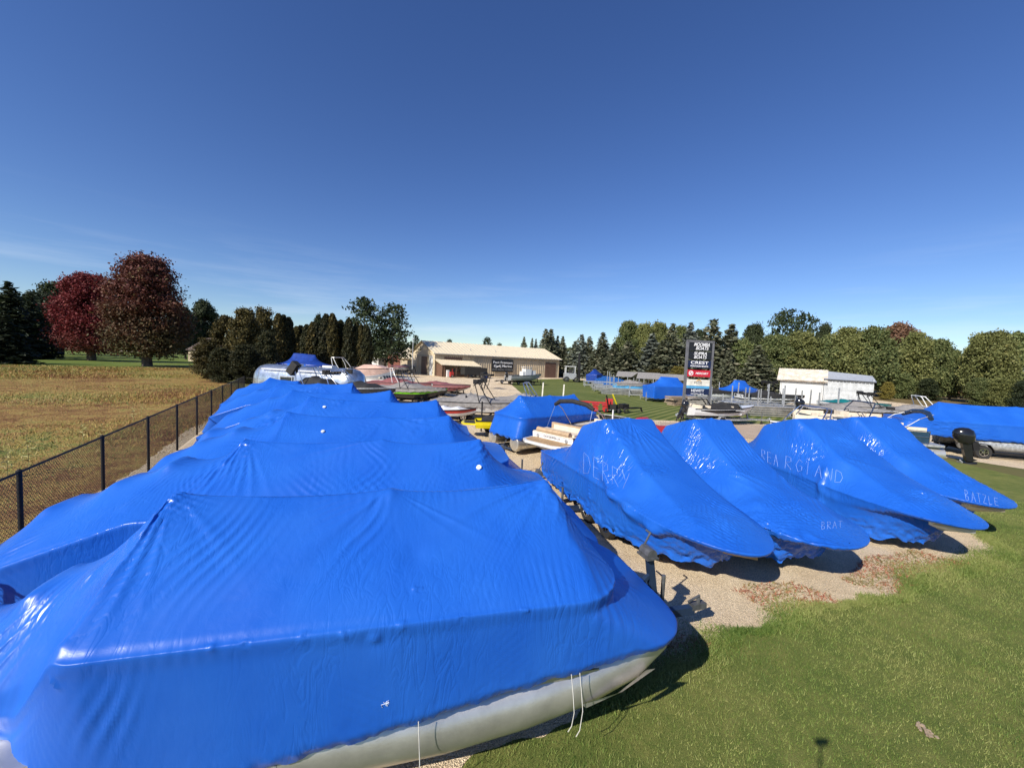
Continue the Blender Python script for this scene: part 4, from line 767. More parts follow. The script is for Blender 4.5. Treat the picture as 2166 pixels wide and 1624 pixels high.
# wake boats on the right
def wake_wrap(label, bow, rz, Lb=7.6, hw=1.26, zs=1.08, tower=(.3, .95, 2.62), seed=31, hemlow=.5, stern=1.12, N=420, rows=70, hullcol='white', blunt=2.4, tl=None, extra=(), packets=170, pole=1.75, slope=.2, group='blue wrapped tow boats', axles=(-.3, .55), **kw):
    """bow: world xy of the bow tip; heading rz is from stern to bow; frame origin amidships"""
    c = (bow[0]-math.cos(rz)*Lb/2, bow[1]-math.sin(rz)*Lb/2); t = thing('wrapped_tow_boat', label, 'boat', (c[0], c[1], 0), rz, group)
    u0, u1 = -Lb/2, Lb/2; tw, tv, tz = tower; rail = hull(u0, u1, hw, blunt)
    def zrail(u, v): s = (u-u0)/Lb; return stern+(zs-stern)*s+.13*math.sin(s*3.14)
    def hemz(u, v):
        s = (u-u0)/Lb; a = np.clip((s-.80)/.17, 0, 1)
        return hemlow*(1-a)+(zs-.09)*a
    def shr(P, f, g_, du=0):
        Q = []
        for u, v in P:
            s = (u-u0)/Lb; q = f if s < .75 else f+(g_-f)*(s-.75)/.25; Q.append((u*(1-.0)-(u1-u0)*du*max(0, s-.6), v*q))
        return Q
    rim = shr(rail, .985, .97, .012); mid = hull(u0+.03, u1-.55, hw*.985, blunt, .33); low = hull(u0+.06, u1-.95, hw*.96, blunt, .33)
    rr_ = tw-1.25; sup = [(tw, -tv, tz, tw, tv, tz), (rr_, -tv, tz-.42, rr_, tv, tz-.42), (rr_, -tv, tz-.42, tw, -tv, tz), (rr_, tv, tz-.42, tw, tv, tz), (rr_, 0, tz-.36, tw, 0, tz+.05), (rr_+.1, -1.08, 1.9, tw+.2, -1.08, 1.98), (rr_+.1, 1.08, 1.9, tw+.2, 1.08, 1.98), (rr_-.65, -.5, 1.74, rr_-.65, .5, 1.74), (u0+.6, -.85, 1.3, u0+.6, .85, 1.3)]
    for q in (-.95, -.62, -.3, 0, .3, .62, .95):        # ropes from the tower down to the bow carry the film as one long slope
        sup.append((tw, tv*q, tz-.01, u1-.75, .62*q, zs+.20+.06*(1-abs(q)), slope))
    sup = sup+list(extra)
    st = [(rim, lambda u, v: zrail(u, v)-.07), (mid, lambda u, v: zrail(u, v)*.52+hemlow*.48 if u < u1-2.6 else (zrail(u, v)*.52+hemlow*.48)*(1-(u-u1+2.6)/1.4)+(zrail(u, v)*.80+hemlow*.1)*(u-u1+2.6)/1.4), (low, lambda u, v: hemlow+.12*max(0, min(1, (u-u1+2.2)/1.2)))]
    o = wrap(t, rail, zrail, st, sup, (u0+1.0, u1-1.3), N=N, rows=rows, seed=seed, packets=packets, amp=1.25, crinkle=.028, hemwob=.055, hemrows=22, m='wrapg', knots=2, radial=[(tw, 0, tz, 40, .012, 1.3), (tw+1.3, -.8, 1.7, 26, .022, .8), (tw+1.3, .8, 1.7, 26, .022, .8), (2.4, -.9, zs, 22, .014, .8)], **kw)
    # hull beneath the film
    rows_ = []
    for s in np.linspace(0, 1, 15):
        u = u0+.05+(Lb-.16)*s; wv = hw*.96*(1-max(0, (s-.45)/.55)**2.6)*.98; kz = .42+.5*max(0, (s-.6)/.4)**2.2; zt = zrail(u, 0)-.05
        rows_.append([(u, -wv, zt), (u, -wv*.93, zt*.6+kz*.4), (u, -wv*.8, kz+.14), (u, 0, kz), (u, wv*.8, kz+.14), (u, wv*.93, zt*.6+kz*.4), (u, wv, zt)])
    MB().loft(rows_, capa=True).build('hull', M[hullcol], t, smooth=50)
    if tl: trailer(tl, c, rz, Lt=Lb-2.2, axles=axles, Wd=2.15, col='navy', tongue=-.1, bed=.3, post=.6, wr=.34, jack=False, uc=-.3, cpl='navy')
    return t, o
def chain(p, q, n, r, a): return [tuple(p[i]+(q[i]-p[i])*k/(n-1) for i in range(3))+(r, a*(.6+.4*math.sin(k*1.3+1))) for k in range(n)]
bR1 = at(1604, 1172, 1.08); bR2 = at(1790, 1152, 1.02); bR3 = at(2080, 1118, 1.08); bR4 = at(2140, 1076, 1.05)
R1o, RW1 = wake_wrap('blue wrapped tow boat with DERRY written on its side, leftmost of four', (bR1.x+.1, bR1.y), R(-73), Lb=7.6, tower=(-.4, .78, 2.76), seed=31, N=560, rows=84, packets=110, hullcol='tan', tl='navy tandem trailer under the leftmost wrapped tow boat', axles=(-.35, .6), hemlow=.3, bulges=chain((-.1, -1.15, 1.8), (.9, -1.25, 1.25), 9, .10, .075)+chain((.9, -1.25, 1.25), (2.5, -1.1, .95), 12, .13, .10)+chain((-.2, -1.2, 1.7), (.0, -1.25, .5), 9, .08, .035))
R2o, RW2 = wake_wrap('blue wrapped tow boat, second of four, with faint writing on its blunt bow', (bR2.x+.1, bR2.y-.1), R(-77), Lb=7.2, tower=(-.25, .62, 2.80), seed=32, blunt=4.2, hullcol='black', tl='navy trailer under the second wrapped tow boat', axles=(-.5, .4), zs=1.02, hemlow=.2, extra=[(2.2, -.85, 1.42, 2.2, .85, 1.42)], bulges=chain((.2, -1.2, 1.7), (1.9, -1.2, 1.05), 14, .11, .09)+chain((1.9, -1.2, 1.05), (3.1, -.8, .95), 8, .10, .06))
R3o, RW3 = wake_wrap('blue wrapped tow boat with a long name scrawled on its side, third of four', (bR3.x, bR3.y), R(-82), Lb=7.8, tower=(-.1, .78, 2.80), seed=33, hullcol='white', tl='trailer under the third wrapped tow boat', axles=(-.5, .4), hemlow=.18, extra=[(1.3, -1.12, 1.72)], bulges=chain((1.3, -1.22, 1.7), (1.35, -1.22, .3), 14, .085, .07)+chain((1.5, -1.2, .95), (3.1, -.9, .95), 9, .1, .04))
R4o, RW4 = wake_wrap('blue wrapped tow boat at the right, its bow scrawled BATZLE over the grass', (bR4.x, bR4.y), R(-84), Lb=6.9, tower=(.0, .82, 2.84), seed=34, hullcol='cream', tl='trailer under the rightmost wrapped tow boat', axles=(-.5, .4), hemlow=.34, bulges=chain((.4, -1.2, 1.6), (2.4, -1.1, .95), 14, .10, .07))
scrawl(RW1, 'DERRY', (1236, 957), (1337, 1005), 44, 34, dirv=(-.02, 1), wd=.007)
scrawl(RW3, 'REA', (1612, 950), (1650, 965), 22, 24, wd=.007); scrawl(RW3, 'RGIAND', (1664, 964), (1790, 1000), 26, 26, dirv=(-.1, 1), wd=.0075)
scrawl(RW4, 'BATZLE', (2040, 1036), (2115, 1056), 22, 14, dirv=(.15, 1), wd=.0075); scrawl(RW2, 'BRAT', (1738, 1104), (1785, 1102), 16, 14, wd=.005); scrawl(RW4, 'J', (1862, 952), (1876, 952), 12, 12, wd=.0075)
# blue pontoon in the middle
Mo, MW = pontoon_wrap('blue wrapped pontoon boat in the middle beside the cream boat, tubes showing', (1.9, 19.3), R(38), u0=-2.7, u1=2.6, d0=-2.9, d1=3.3, hw=1.2, seed=41, N=340, rows=46, packets=60, peaks=((-1.9, 2.58), (.0, 2.54), (1.75, 2.58)), hem=.72, amp=1.1, m='wrapg', crinkle=.03, zd=1.0, tlabel='trailer under the middle wrapped pontoon boat')
# long wrapped pontoon at the right edge
Ro, RW5 = pontoon_wrap('long blue wrapped pontoon boat running out of the photo at the right', (29.9, 21.2), R(-17), u0=-7.1, u1=4.5, d0=-7.3, d1=5.2, hw=1.3, seed=51, N=420, rows=50, packets=90, peaks=((-5.0, 2.92), (-1.6, 2.90), (3.0, 3.0)), hem=1.02, zr=1.92, zd=1.35, amp=1.2, crinkle=.014, tubes=False)
for s in (-1, 1): pontoon_tube(Ro, -4.4, 5, s*.9, .72, .31, 'galv')
trailer('black trailer with alloy wheels under the long wrapped pontoon at the right', (29.9, 21.2), R(-17), Lt=8, axles=(-3.75,), Wd=2.9, col='blackm', tongue=.8, bed=.34, wr=.36, post=0, fender=True)
vent(RW5, 1947, 858, .09)
# ------------------------------------------------------------------ uncovered and canvas-covered boats
def hw_at(s, hw, bl=2.4, st=.5): return hw*(.93+.07*min(1, s/.3))*(1-max(0, (s-st)/(1-st))**bl)
def boat_hull(t, L_, hw, kz, zs, bowz, top='white', side=None, bottom='white', bl=2.4, band=.45, stripe=None):
    """sections from transom to bow; upper band, lower side and bottom are parts of their own"""
    n = 18; up, lo, bt, gw = [], [], [], []
    for k in range(n+1):
        s = k/n; u = -L_/2+L_*s; wv = max(.02, hw_at(s, hw, bl)); z1 = zs+(bowz-zs)*s**1.5; kzz = kz+(bowz-kz-.25)*max(0, (s-.62)/.38)**2.1
        wm = max(.015, wv*(.97-.18*s**3)); zm = z1-(z1-kzz)*band; wc = max(.01, wv*(.88-.4*s**3)); zc = kzz+(z1-kzz)*.2
        for q in (up, lo, bt): q.append(None)
        up[-1] = [(u, -wv, z1), (u, -wm, zm)], [(u, wv, z1), (u, wm, zm)]
        lo[-1] = [(u, -wm, zm), (u, -wc, zc)], [(u, wm, zm), (u, wc, zc)]
        bt[-1] = [(u, -wc, zc), (u, 0, kzz), (u, wc, zc)]
        gw.append((u, wv, z1))
    a = MB(); a.loft([r[0] for r in up]); a.loft([r[1] for r in up]); b = MB(); b.loft([r[0] for r in lo]); b.loft([r[1] for r in lo])
    a.add([up[0][0][0], up[0][0][1], up[0][1][1], up[0][1][0]], [(0, 1, 2, 3)]); b.add([lo[0][0][0], lo[0][0][1], lo[0][1][1], lo[0][1][0]], [(0, 1, 2, 3)])
    a.build('topsides', M[top], t, smooth=30); b.build('lower_hull', M[side or top], t, smooth=30)
    c = MB().loft(bt); c.f.append((0, 1, 2)); c.build('hull_bottom', M[bottom], t, smooth=30)
    rl = MB(); rl.tube([(u, v, z) for u, v, z in gw]+[], .035, 6); rl.tube([(u, -v, z) for u, v, z in gw], .035, 6); rl.build('rub_rail', M['blackm' if top != 'black' else 'galv'], t, smooth=True)
    if stripe:
        for sg in (-1, 1):
            q = MB(); s0, s1, hh, mm = stripe; rows_ = []
            for k in range(9):
                s = s0+(s1-s0)*k/8; u = -L_/2+L_*s; wv = hw_at(s, hw, bl)+.012; z1 = zs+(bowz-zs)*s**1.5; hq = hh*(.25+.75*min(1, k/3))*(1 if k < 8 else .2)
                rows_.append([(u, sg*wv, z1-.08), (u, sg*(wv-.02), z1-.08-hq)])
            q.loft(rows_).build('stripe', M[mm], t)
    return gw
def deck_open(t, L_, hw, zs, bowz, bl=2.4, c0=.1, c1=.62, foredeck='white', seats='cream', floor='tan', deckz=.42):
    n = 14; rows_ = []
    for k in range(n+1):
        s = c1+(1-c1)*k/n; u = -L_/2+L_*s; wv = max(.01, hw_at(s, hw, bl)-.01); z = zs+(bowz-zs)*s**1.5
        rows_.append([(u, -wv, z), (u, -wv*.5, z+.07), (u, 0, z+.09), (u, wv*.5, z+.07), (u, wv, z)])
    MB().loft(rows_).build('foredeck', M[foredeck], t, smooth=True)
    u0, u1 = -L_/2+L_*c0, -L_/2+L_*c1; z = zs
    MB().box(((u0+u1)/2, 0, z-deckz), (u1-u0, 2*hw*.8, .04)).build('cockpit_floor', M[floor], t)
    for s in (-1, 1): MB().box(((u0+u1)/2, s*hw*.88, z-.02), (u1-u0+.1, hw*.22, .05)).box(((u0+u1)/2, s*hw*.79, z-.2), (u1-u0, .04, .36)).build('gunwale', M[foredeck], t)
    MB().box((-L_/2+L_*c0/2, 0, z), (L_*c0, hw*1.8, .06)).build('stern_deck', M[foredeck], t)
    for x, y, lx, ly in ((u0+.3, 0, .5, hw*1.4), (u0+1.2, -hw*.55, 1.2, .5), (u1-.5, hw*.5, .5, .5), (u1-.5, -hw*.5, .5, .5)):
        q = MB().box((x, y, z-.2), (lx, ly, .3)).build('seat', M[seats], t)
        MB().box((x-lx*.4, y, z+.08), (.14, ly*.95, .34)).build('seat_back', M[seats], q)
    n_ = 7; ws = MB(); fr = MB(); top_ = []; bot = []
    for k in range(n_):
        a = R(-75+150*k/(n_-1)); bx, by = u1-.15+.55*math.cos(a), hw*.82*math.sin(a)/math.sin(R(75)); bot.append((bx, by, z+.05)); top_.append((bx-.28, by*.95, z+.42))
    ws.loft([bot, top_]).build('windscreen', M['glass'], t); fr.tube(top_, .02, 6); fr.tube(bot, .018, 6)
    for k in range(n_): fr.tube([bot[k], top_[k]], .012, 5)
    fr.build('windscreen_frame', M['galv'], t)
def tower(t, x, hw, z0, z1, col='blackm', lean=.5, racks=True, bimini=None, doublebar=True):
    b = MB(); nm_ = 'tower'
    for s in (-1, 1):
        for dx in ((0, .75) if doublebar else (0,)):
            b.tube([(x+dx+lean*.9, s*hw, z0), (x+dx*.6+lean*.5, s*hw*.97, (z0+z1)/2), (x+dx*.35, s*hw*.82, z1-.08), (x+dx*.35-.05, s*hw*.7, z1)], .032, 8)
        b.tube([(x, s*hw*.72, z1), (x+.3, s*hw*.72, z1)], .03, 8)
    for dx in (0, .27): b.tube([(x+dx, -hw*.72, z1), (x+dx, hw*.72, z1)], .032, 8)
    o = b.build(nm_, M[col], t, smooth=True)
    if racks:
        for s in (-1, 1):
            q = MB()
            for k in range(4): q.tube([(x+.05*k, s*hw*.95, z1-.35+.04*k), (x+.1+.1*k, s*(hw+.28), z1-.25+.12*k)], .022, 6)
            q.box((x+.25, s*(hw+.1), z1-.05), (.5, .12, .3)).build('board_rack', M['blackm'], o)
        for s in (-1, 0, 1): MB().tube([(x-.06, s*.3-.1, z1-.12), (x+.3, s*.3-.1, z1-.12)], .09, 10).build('speaker', M['blackm'], o, smooth=True)
    if bimini:
        rows_ = [[(x-.9+1.9*k/6, -hw*.85+2*hw*.85*j/6, z1+.1+.12*math.sin(math.pi*k/6)+.06*math.sin(math.pi*j/6)) for j in range(7)] for k in range(7)]
        MB().loft(rows_).build('bimini', M[bimini], o, smooth=True)
def cover(t, L_, hw, zs, bowz, m, bl=2.4, peak=(.35, .55), low=.3, seed=3, u0s=0.0, sup=()):
    lp = []; n = 40
    for k in range(n+1): s = 1-(1-u0s)*(k/n)**1.5; lp.append((-L_/2+L_*s, max(.005, hw_at(s, hw, bl)+.02)))
    lp = lp+[(u, -v) for u, v in lp[::-1][:-1]]
    zf = lambda u, v: zs+(bowz-zs)*max(0, min(1, (u+L_/2)/L_))**1.5+.02
    pu = -L_/2+L_*peak[0]; S_ = [(pu-.6, -hw*.3, zs+peak[1]*.8, pu-.6, hw*.3, zs+peak[1]*.8), (pu, -hw*.35, zs+peak[1], pu, hw*.35, zs+peak[1]), (pu+.9, -hw*.7, zs+peak[1]*.75, pu+.9, hw*.7, zs+peak[1]*.75), (-L_/2+L_*(u0s+.1), -hw*.5, zs+.18, -L_/2+L_*(u0s+.1), hw*.5, zs+.18)]+list(sup)
    return wrap(t, lp, zf, [([(u*1.001, v*1.02) for u, v in lp], lambda u, v: zf(u, v)-low*(1-.4*max(0, u/L_)))], S_, (-L_/2+L_*u0s+.6, L_/2-1.4), N=200, rows=26, seed=seed, packets=22, amp=1.6, crinkle=.01, seam=False, knots=0, name='canvas_cover', m=m)
def outboard(t, x, z, y=0, h=1.25, tilt=0.2, m='black', s=1.0):
    """cowl, midsection, gearcase and propeller hung on a transom that faces -x"""
    e = bpy.data.objects.new('outboard_motor', None)
    cw = []
    for zz, a, b_, c in ((0, .16, .15, 0), (.06, .24, .18, -.01), (.25, .30, .20, -.03), (.42, .28, .19, -.05), (.52, .18, .12, -.08), (.55, .05, .04, -.1)):
        cw.append([(c+a*math.cos(R(q))*s, b_*math.sin(R(q))*s, zz*s) for q in range(0, 360, 24)])
    rot = Matrix.Translation((x-.32*s, y, z)) @ Matrix.Rotation(tilt, 4, 'Y')
    def tf(b): b.v = [tuple(rot @ Vector(v)) for v in b.v]; return b
    o = tf(MB().loft(cw, close=True, capa=True, capb=True)).build('outboard_cowl', M[m], t, smooth=50)
    tf(MB().prism([(-.13*s, .0), (.12*s, .0), (.09*s, -.55*s), (.2*s, -.62*s), (-.02*s, -.66*s), (-.1*s, -.6*s)], -.07*s, .07*s).tube([(.2*s, 0, -.74*s), (.05*s, 0, -.74*s), (-.2*s, 0, -.73*s)], [.03*s, .075*s, .05*s], 10).prism([(-.09*s, -.6*s), (.09*s, -.6*s), (.06*s, -.98*s), (-.02*s, -.98*s)], -.02*s, .02*s)).build('outboard_leg', M[m], o)
    pb = MB()
    for k in range(3):
        a = 2.094*k; c = (-.24*s, .09*s*math.cos(a), -.73*s+.09*s*math.sin(a)); pb.box(c, (.03*s, .11*s, .13*s), rx=a)
    tf(pb).build('propeller', M['galv'], o); tf(MB().box((.2*s, 0, -.12*s), (.16*s, .2*s, .3*s))).build('bracket', M['blackm'], o); return o
def T(name, label, pos, rz, cat='boat', group=None, z=0): return thing(name, label, cat, (pos[0], pos[1], z), rz, group)
def tr_under(label, pos, rz, L_, axles=(-.8,), col='blackm', **kw): return trailer(label, pos, rz, Lt=L_-1.2, axles=axles, Wd=2.2, col=col, tongue=kw.pop('tongue', 1.1), bed=kw.pop('bed', .45), post=kw.pop('post', 1.1), wr=kw.pop('wr', .31), **kw)
# cream stern boat with folded bimini frame
ps, hd = (3.95, 17.7), R(44)
t = T('open_deck_boat', 'cream and white open boat with tan swim platform, grey bimini arch over it', ps, hd)
boat_hull(t, 6.2, 1.15, .5, 1.25, 1.45, 'white', bottom='white', bl=3); deck_open(t, 6.2, 1.15, 1.25, 1.45, 3, .16, .8, 'cream', 'cream', 'tan')
pf = MB().prism([(-3.05, -1.12), (-3.05, 1.12), (-3.75, 1.0), (-3.95, .7), (-3.95, -.7), (-3.75, -1.0)], .92, 1.02, 'z').build('swim_platform', M['white'], t)
MB().prism([(-3.1, -1.0), (-3.1, 1.0), (-3.7, .9), (-3.86, .62), (-3.86, -.62), (-3.7, -.9)], 1.024, 1.034, 'z').build('teak_mat', M['teak'], pf)
MB().tube([(-3.02, -.85, 1.36), (-3.02, .85, 1.36)], .11, 12).build('stern_cushion', M['tan'], t, smooth=True)
MB().box((-2.6, 0, 1.32), (.55, 1.9, .08)).build('sun_pad', M['cream'], t); MB().box((-2.0, 0, 1.42), (.14, 1.8, .3)).build('backrest', M['tan'], t)
for v in (-.75, .75): MB().cyl((-3.1, v, 1.12), (-3.13, v, 1.12), .075, 16).build('speaker', M['galv'], t)
def text_part(parent, s, size, loc, rot, m, name='lettering', off=.0, align='CENTER', ext=.004, sx=1.0, shear=0.):
    c = bpy.data.curves.new('txt', 'FONT'); c.body = s; c.size = size; c.offset = off; c.extrude = ext; c.align_x = align; c.align_y = 'CENTER'; c.shear = shear
    o = bpy.data.objects.new('txt', c); COL.objects.link(o); dg = bpy.context.evaluated_depsgraph_get(); me = bpy.data.meshes.new_from_object(o.evaluated_get(dg)); bpy.data.objects.remove(o)
    q = link(name, me, None, parent); me.materials.clear(); me.materials.append(M[m]); q.location = loc; q.rotation_euler = rot; q.scale = (sx, 1, 1); return q
text_part(t, 'GOODFELLA', .12, (-3.13, 0, 1.15), (R(90), 0, R(-90)), 'frame0', off=-.001, sx=1.3)
b = MB()
for s in (-1, 1): b.tube([(-.4, s*1.1, 1.3), (-1.2, s*1.05, 2.1), (-1.75, s*.98, 2.42)], .018, 6).tube([(-2.2, s*1.08, 1.3), (-1.75, s*.98, 2.42)], .012, 6)
b.build('bimini_frame', M['chrome'], t, smooth=True)
MB().tube([(-1.75, -1.02, 2.32), (-1.8, -.7, 2.5), (-1.85, 0, 2.58), (-1.8, .7, 2.5), (-1.75, 1.02, 2.32)], [.08, .1, .1, .1, .08], 10).build('bimini_boot', M['blackcov'], t, smooth=True)
MB().bar((-.3, -1.05, 1.3), (-.3, -1.05, 2.25), .05).build('boarding_pole', M['white'], t)
tr_under('black trailer with spoked wheels under the cream open boat', ps, hd, 6.4, axles=(-1.4, -.6), bed=.4, post=0)
# row of boats in the middle distance
def cov_boat(label, pos, rz, L_=6.4, hw=1.15, top='white', side=None, bottom='white', cv='greycov', tw=None, stripe=None, zs=1.35, bz=1.6, kz=.55, peak=(.4, .6), axles=(-.8,), trl=None, seed=3, twx=-.6, twz=2.75, bim=None, racks=True, name='covered_boat', u0s=0., group='boats in the middle of the yard', low=.3):
    t = T(name, label, pos, rz, group=group); boat_hull(t, L_, hw, kz, zs, bz, top, side, bottom, stripe=stripe)
    if cv: cover(t, L_, hw, zs, bz, cv, peak=peak, seed=seed, u0s=u0s, low=low)
    else: deck_open(t, L_, hw, zs, bz)
    if tw: tower(t, twx, hw*.98, zs, twz, tw, racks=racks, bimini=bim)
    if trl: tr_under(trl, pos, rz, L_, axles=axles)
    return t
cov_boat('black boat under a black cover with silver folded tower, behind the wrapped row', (-10.9, 25.6), R(-10), 6.8, cv='blackcov', top='black', side='black', tw='chrome', twx=-1.0, twz=2.95, trl='trailer under the black covered boat', zs=1.85, bz=2.05, peak=(.62, .55), low=.35)
t = T('sunshade_boat', 'dark covered boat with silver tower legs right before the caravan', (-13.9, 27.2), R(-12), group='boats in the middle of the yard')
boat_hull(t, 6.2, 1.1, .5, 1.75, 1.9, 'black', 'black', 'black'); cover(t, 6.2, 1.1, 1.75, 1.9, 'blackcov', peak=(.5, .75), seed=9); tower(t, -.9, 1.1, 1.35, 3.05, 'chrome', racks=False)
MB().box((-1.0, -.9, 2.98), (.5, .45, .9), ry=R(35)).build('board_bag', M['blackcov'], t)
cov_boat('lime green and black tow boat under a grey cover, black tower on top', (-8.6, 32.2), R(-14), 6.9, top='green', side='black', bottom='black', cv='greycov', tw='blackm', trl='black trailer under the lime green boat', axles=(1.2, 2.0), zs=1.45, bz=1.7, peak=(.45, .6), twz=2.95, seed=4)
cov_boat('maroon and white tow boat with white tower and burgundy top, beyond the green boat', (-11.2, 38.6), R(-16), 7.2, top='white', side='white', cv='maroon', tw='white', bim='maroon', racks=False, trl='trailer under the maroon covered boat', zs=1.4, bz=1.6, seed=5, twz=2.9)
cov_boat('maroon covered boat right of the burgundy topped one, pointing at the tan building', (-7.2, 41.5), R(-18), 6.0, top='maroon', cv='maroon', trl='trailer under the maroon boat nearer the building', seed=6, zs=1.2, bz=1.4, peak=(.3, .4))
t = T('cabin_cruiser', 'faded pink white cabin cruiser with radar arch in the far row', (-18.3, 45.5), R(-6), group='boats in the middle of the yard')
boat_hull(t, 10, 1.5, .6, 2.2, 2.7, 'pink', 'white', 'white'); deck_open(t, 10, 1.5, 2.2, 2.7, c0=.08, c1=.5, foredeck='pink'); tower(t, -2.6, 1.4, 2.2, 3.6, 'white', racks=False)
MB().prism([(0, 2.4), (1.2, 2.95), (2.6, 2.9), (3.9, 2.6)], -.8, .8).build('cabin', M['pink'], t)
cov_boat('white runabout with dark windscreen left of the pink cruiser', (-23.6, 43.5), R(-8), 6.5, top='white', cv=None, tw='white', racks=False, twz=2.6, seed=7, trl='trailer under the white runabout')
cov_boat('white boat with long low deck before the pink cruiser', (-14.5, 42.5), R(-10), 8, top='white', side='white', cv=None, seed=8, zs=1.5, bz=1.7)
cov_boat('black covered boat behind the caravan roof', (-22.5, 47.5), R(-8), 6.5, cv='blackcov', top='black', side='black', seed=9, zs=1.9, bz=2.1)
def tarp_boat(label, pos, rz, L_, hw, zt, m='wrap', grp='blue tarpaulined boats at the back'):
    t = T('tarp_covered_boat', label, pos, rz, group=grp); lp = hull(-L_/2, L_/2, hw, 2.2)
    wrap(t, lp, lambda u, v: zt*.62+.06*(u+L_/2)/L_, [([(u*.98, v*.95) for u, v in lp], lambda u, v: .45+.5*max(0, u/L_*2)**2)], [(-L_/4, 0, zt, L_*.15, 0, zt*.97)], (-L_/3, L_/4), N=180, rows=26, seed=int(L_*10), packets=25, amp=1.5, seam=False, knots=0, name='tarpaulin', m=m)
    return t
tarp_boat('large dark blue wrapped boat on the back row in front of the arborvitae', (-27.2, 51.0), R(-4), 7.6, 1.5, 3.9, 'darkblue'); tarp_boat('small bright blue wrapped boat behind the left end of the caravan', (-23.6, 42.6), R(-5), 5.5, 1.2, 2.8)
vent(bpy.data.objects[[o.name for o in bpy.data.objects if o.name.startswith('tarpaulin')][0]], 629, 746, .14)
# white and red tow boat with grey cover; red one; yellow jet boat
cov_boat('white and red boat under grey cover with black tower, left of the middle wrapped boat', (-2.2, 26.3), R(-6), 6.6, top='white', side='white', bottom='maroon', cv='greycov', tw='blackm', trl='trailer with black guide posts under the white and red boat', twz=2.75, seed=11, zs=1.25, bz=1.4, twx=-.2, stripe=(.1, .9, .07, 'red'))
cov_boat('grey covered boat with silver tower bars behind the middle wrapped boat', (1.6, 30.2), R(-8), 6.4, top='white', side='white', cv='greycov', tw='chrome', racks=False, twz=2.5, seed=12, zs=1.1, bz=1.3, trl='trailer under the grey covered boat with silver tower')
t = T('jet_boat', 'small yellow jet boat under a black cover', (-.2, 20.9), R(8), group=None)
boat_hull(t, 3.4, .7, .45, .95, 1.1, 'yellow', 'yellow', 'black', bl=2.2); cover(t, 2.7, .62, .95, 1.12, 'blackcov', peak=(.5, .4), seed=8, low=.12)
MB().prism([(-1.7, -.6), (-1.7, .6), (-2.35, .45), (-2.45, 0), (-2.35, -.45)], .72, .8, 'z').build('rear_platform', M['yellow'], t); MB().prism([(-1.72, -.48), (-1.72, .48), (-2.25, .36), (-2.33, 0), (-2.25, -.36)], .803, .81, 'z').build('deck_mat', M['blackcov'], t)
tr_under('small black trailer under the yellow jet boat', (-.2, 20.9), R(8), 3.6, bed=.33, post=0, wr=.24)
t = T('red_jet_boat', 'low red and white watercraft left of the yellow jet boat', (-3.9, 24.2), R(5)); boat_hull(t, 3.4, .65, .5, .9, 1.05, 'red', 'white', 'white'); cover(t, 3.2, .6, .9, 1.0, 'white', peak=(.4, .3), seed=2, low=.05)
for i, (px, py) in enumerate(((966, 845), (985, 862), (1019, 880))):
    p = at(px, py, .9); tag(MB().tube([(p.x, p.y, 0), (p.x, p.y, 1.75)], .045, 8).build('guide_post', M['blackm'], None), ['leftmost black trailer guide post before the grey covered boat', 'middle black guide post beside the white bow', 'black guide post right above the yellow jet boat'][i], 'post', 'black guide posts')
t = T('lifting_frame_tower', 'black folded tower rack standing on the gravel before the lean-to', at(1020, 822), R(-20), cat='rack')
b = MB(); 
for s in (-.5, .5): b.tube([(0, s, 0), (.3, s, 1.0), (.7, s, 1.9)], .05).tube([(.5, s, 0), (.8, s, 1.0), (1.0, s, 1.9)], .05).bar((.15, s, .6), (.6, s, .6), .05).bar((.3, s, 1.1), (.8, s, 1.1), .05)
b.build('legs', M['blackm'], t, smooth=True); MB().box((.7, 0, 2.0), (1.6, 1.3, .25)).box((.2, 0, 2.2), (.5, 1.5, .2)).build('rack_top', M['blackm'], t)
# silver caravan
t = thing('travel_trailer', 'rounded polished aluminium caravan with one dark window facing the camera', 'caravan', (-16.6, 31.5, 0), R(-15))
n = 26; rows_ = []
for k in range(n+1):
    s = k/n; u = -5.2+10.4*s; e = min(1, min(s, 1-s)/.13); q = (1-(1-e)**2.3)**.5 if e < 1 else 1
    prf = []
    for a in np.linspace(0, math.pi, 21):
        yy = math.cos(a); zz = math.sin(a); y_ = 1.2*np.sign(yy)*abs(yy)**.62*(.55+.45*q); z_ = .62+(1.0+(1.36-.0)*q*1.0)*abs(zz)**.55*.99
        prf.append((u, float(y_)*(1 if q > 0 else .5)*max(q, .03)**.5, float(z_) if True else 0))
    rows_.append(prf)
al = mat('polished_caravan_aluminium', (.62, .66, .70), .28, .85, var=.22, vs=1.6, bump=.25, bs=3, dist=.05); M['al2'] = al
MB().loft(rows_, capa=True, capb=True).build('shell', al, t, smooth=40)
for u in (-3.8, -2.0, -.2, 1.6, 3.4):
    k = int((u+5.2)/10.4*n); MB().tube([(p[0], p[1]*1.004, p[2]+.004) for p in rows_[k]], .012, 5).build('seam', M['galv'], t)
MB().tube([(-3.6, -1.16, 2.62), (3.9, -1.16, 2.62)], .05, 8).build('awning_roll', M['white'], t, smooth=True)
def win(u, z, w_, h_, par):
    f = MB().box((u, -1.215, z), (w_+.16, .05, h_+.16)).build('window', M['galv'], par); MB().box((u, -1.245, z), (w_, .02, h_)).build('pane', M['glass'], f)
win(-1.1, 1.75, 1.05, .6, t); win(2.6, 1.75, .8, .55, t)
MB().box((-5.1, -.6, .8), (.3, .3, .15)).build('tail_lamp', M['red'], t); MB().box((0, 0, .62), (9.4, 2.3, .12)).build('belly_band', M['galv'], t)
for u, v, a_, b_ in ((-1.2, 0, .8, .5), (1.8, .2, .9, .6)): MB().box((u, v, 3.0), (a_, b_, .2)).build('roof_unit', M['white'], t)
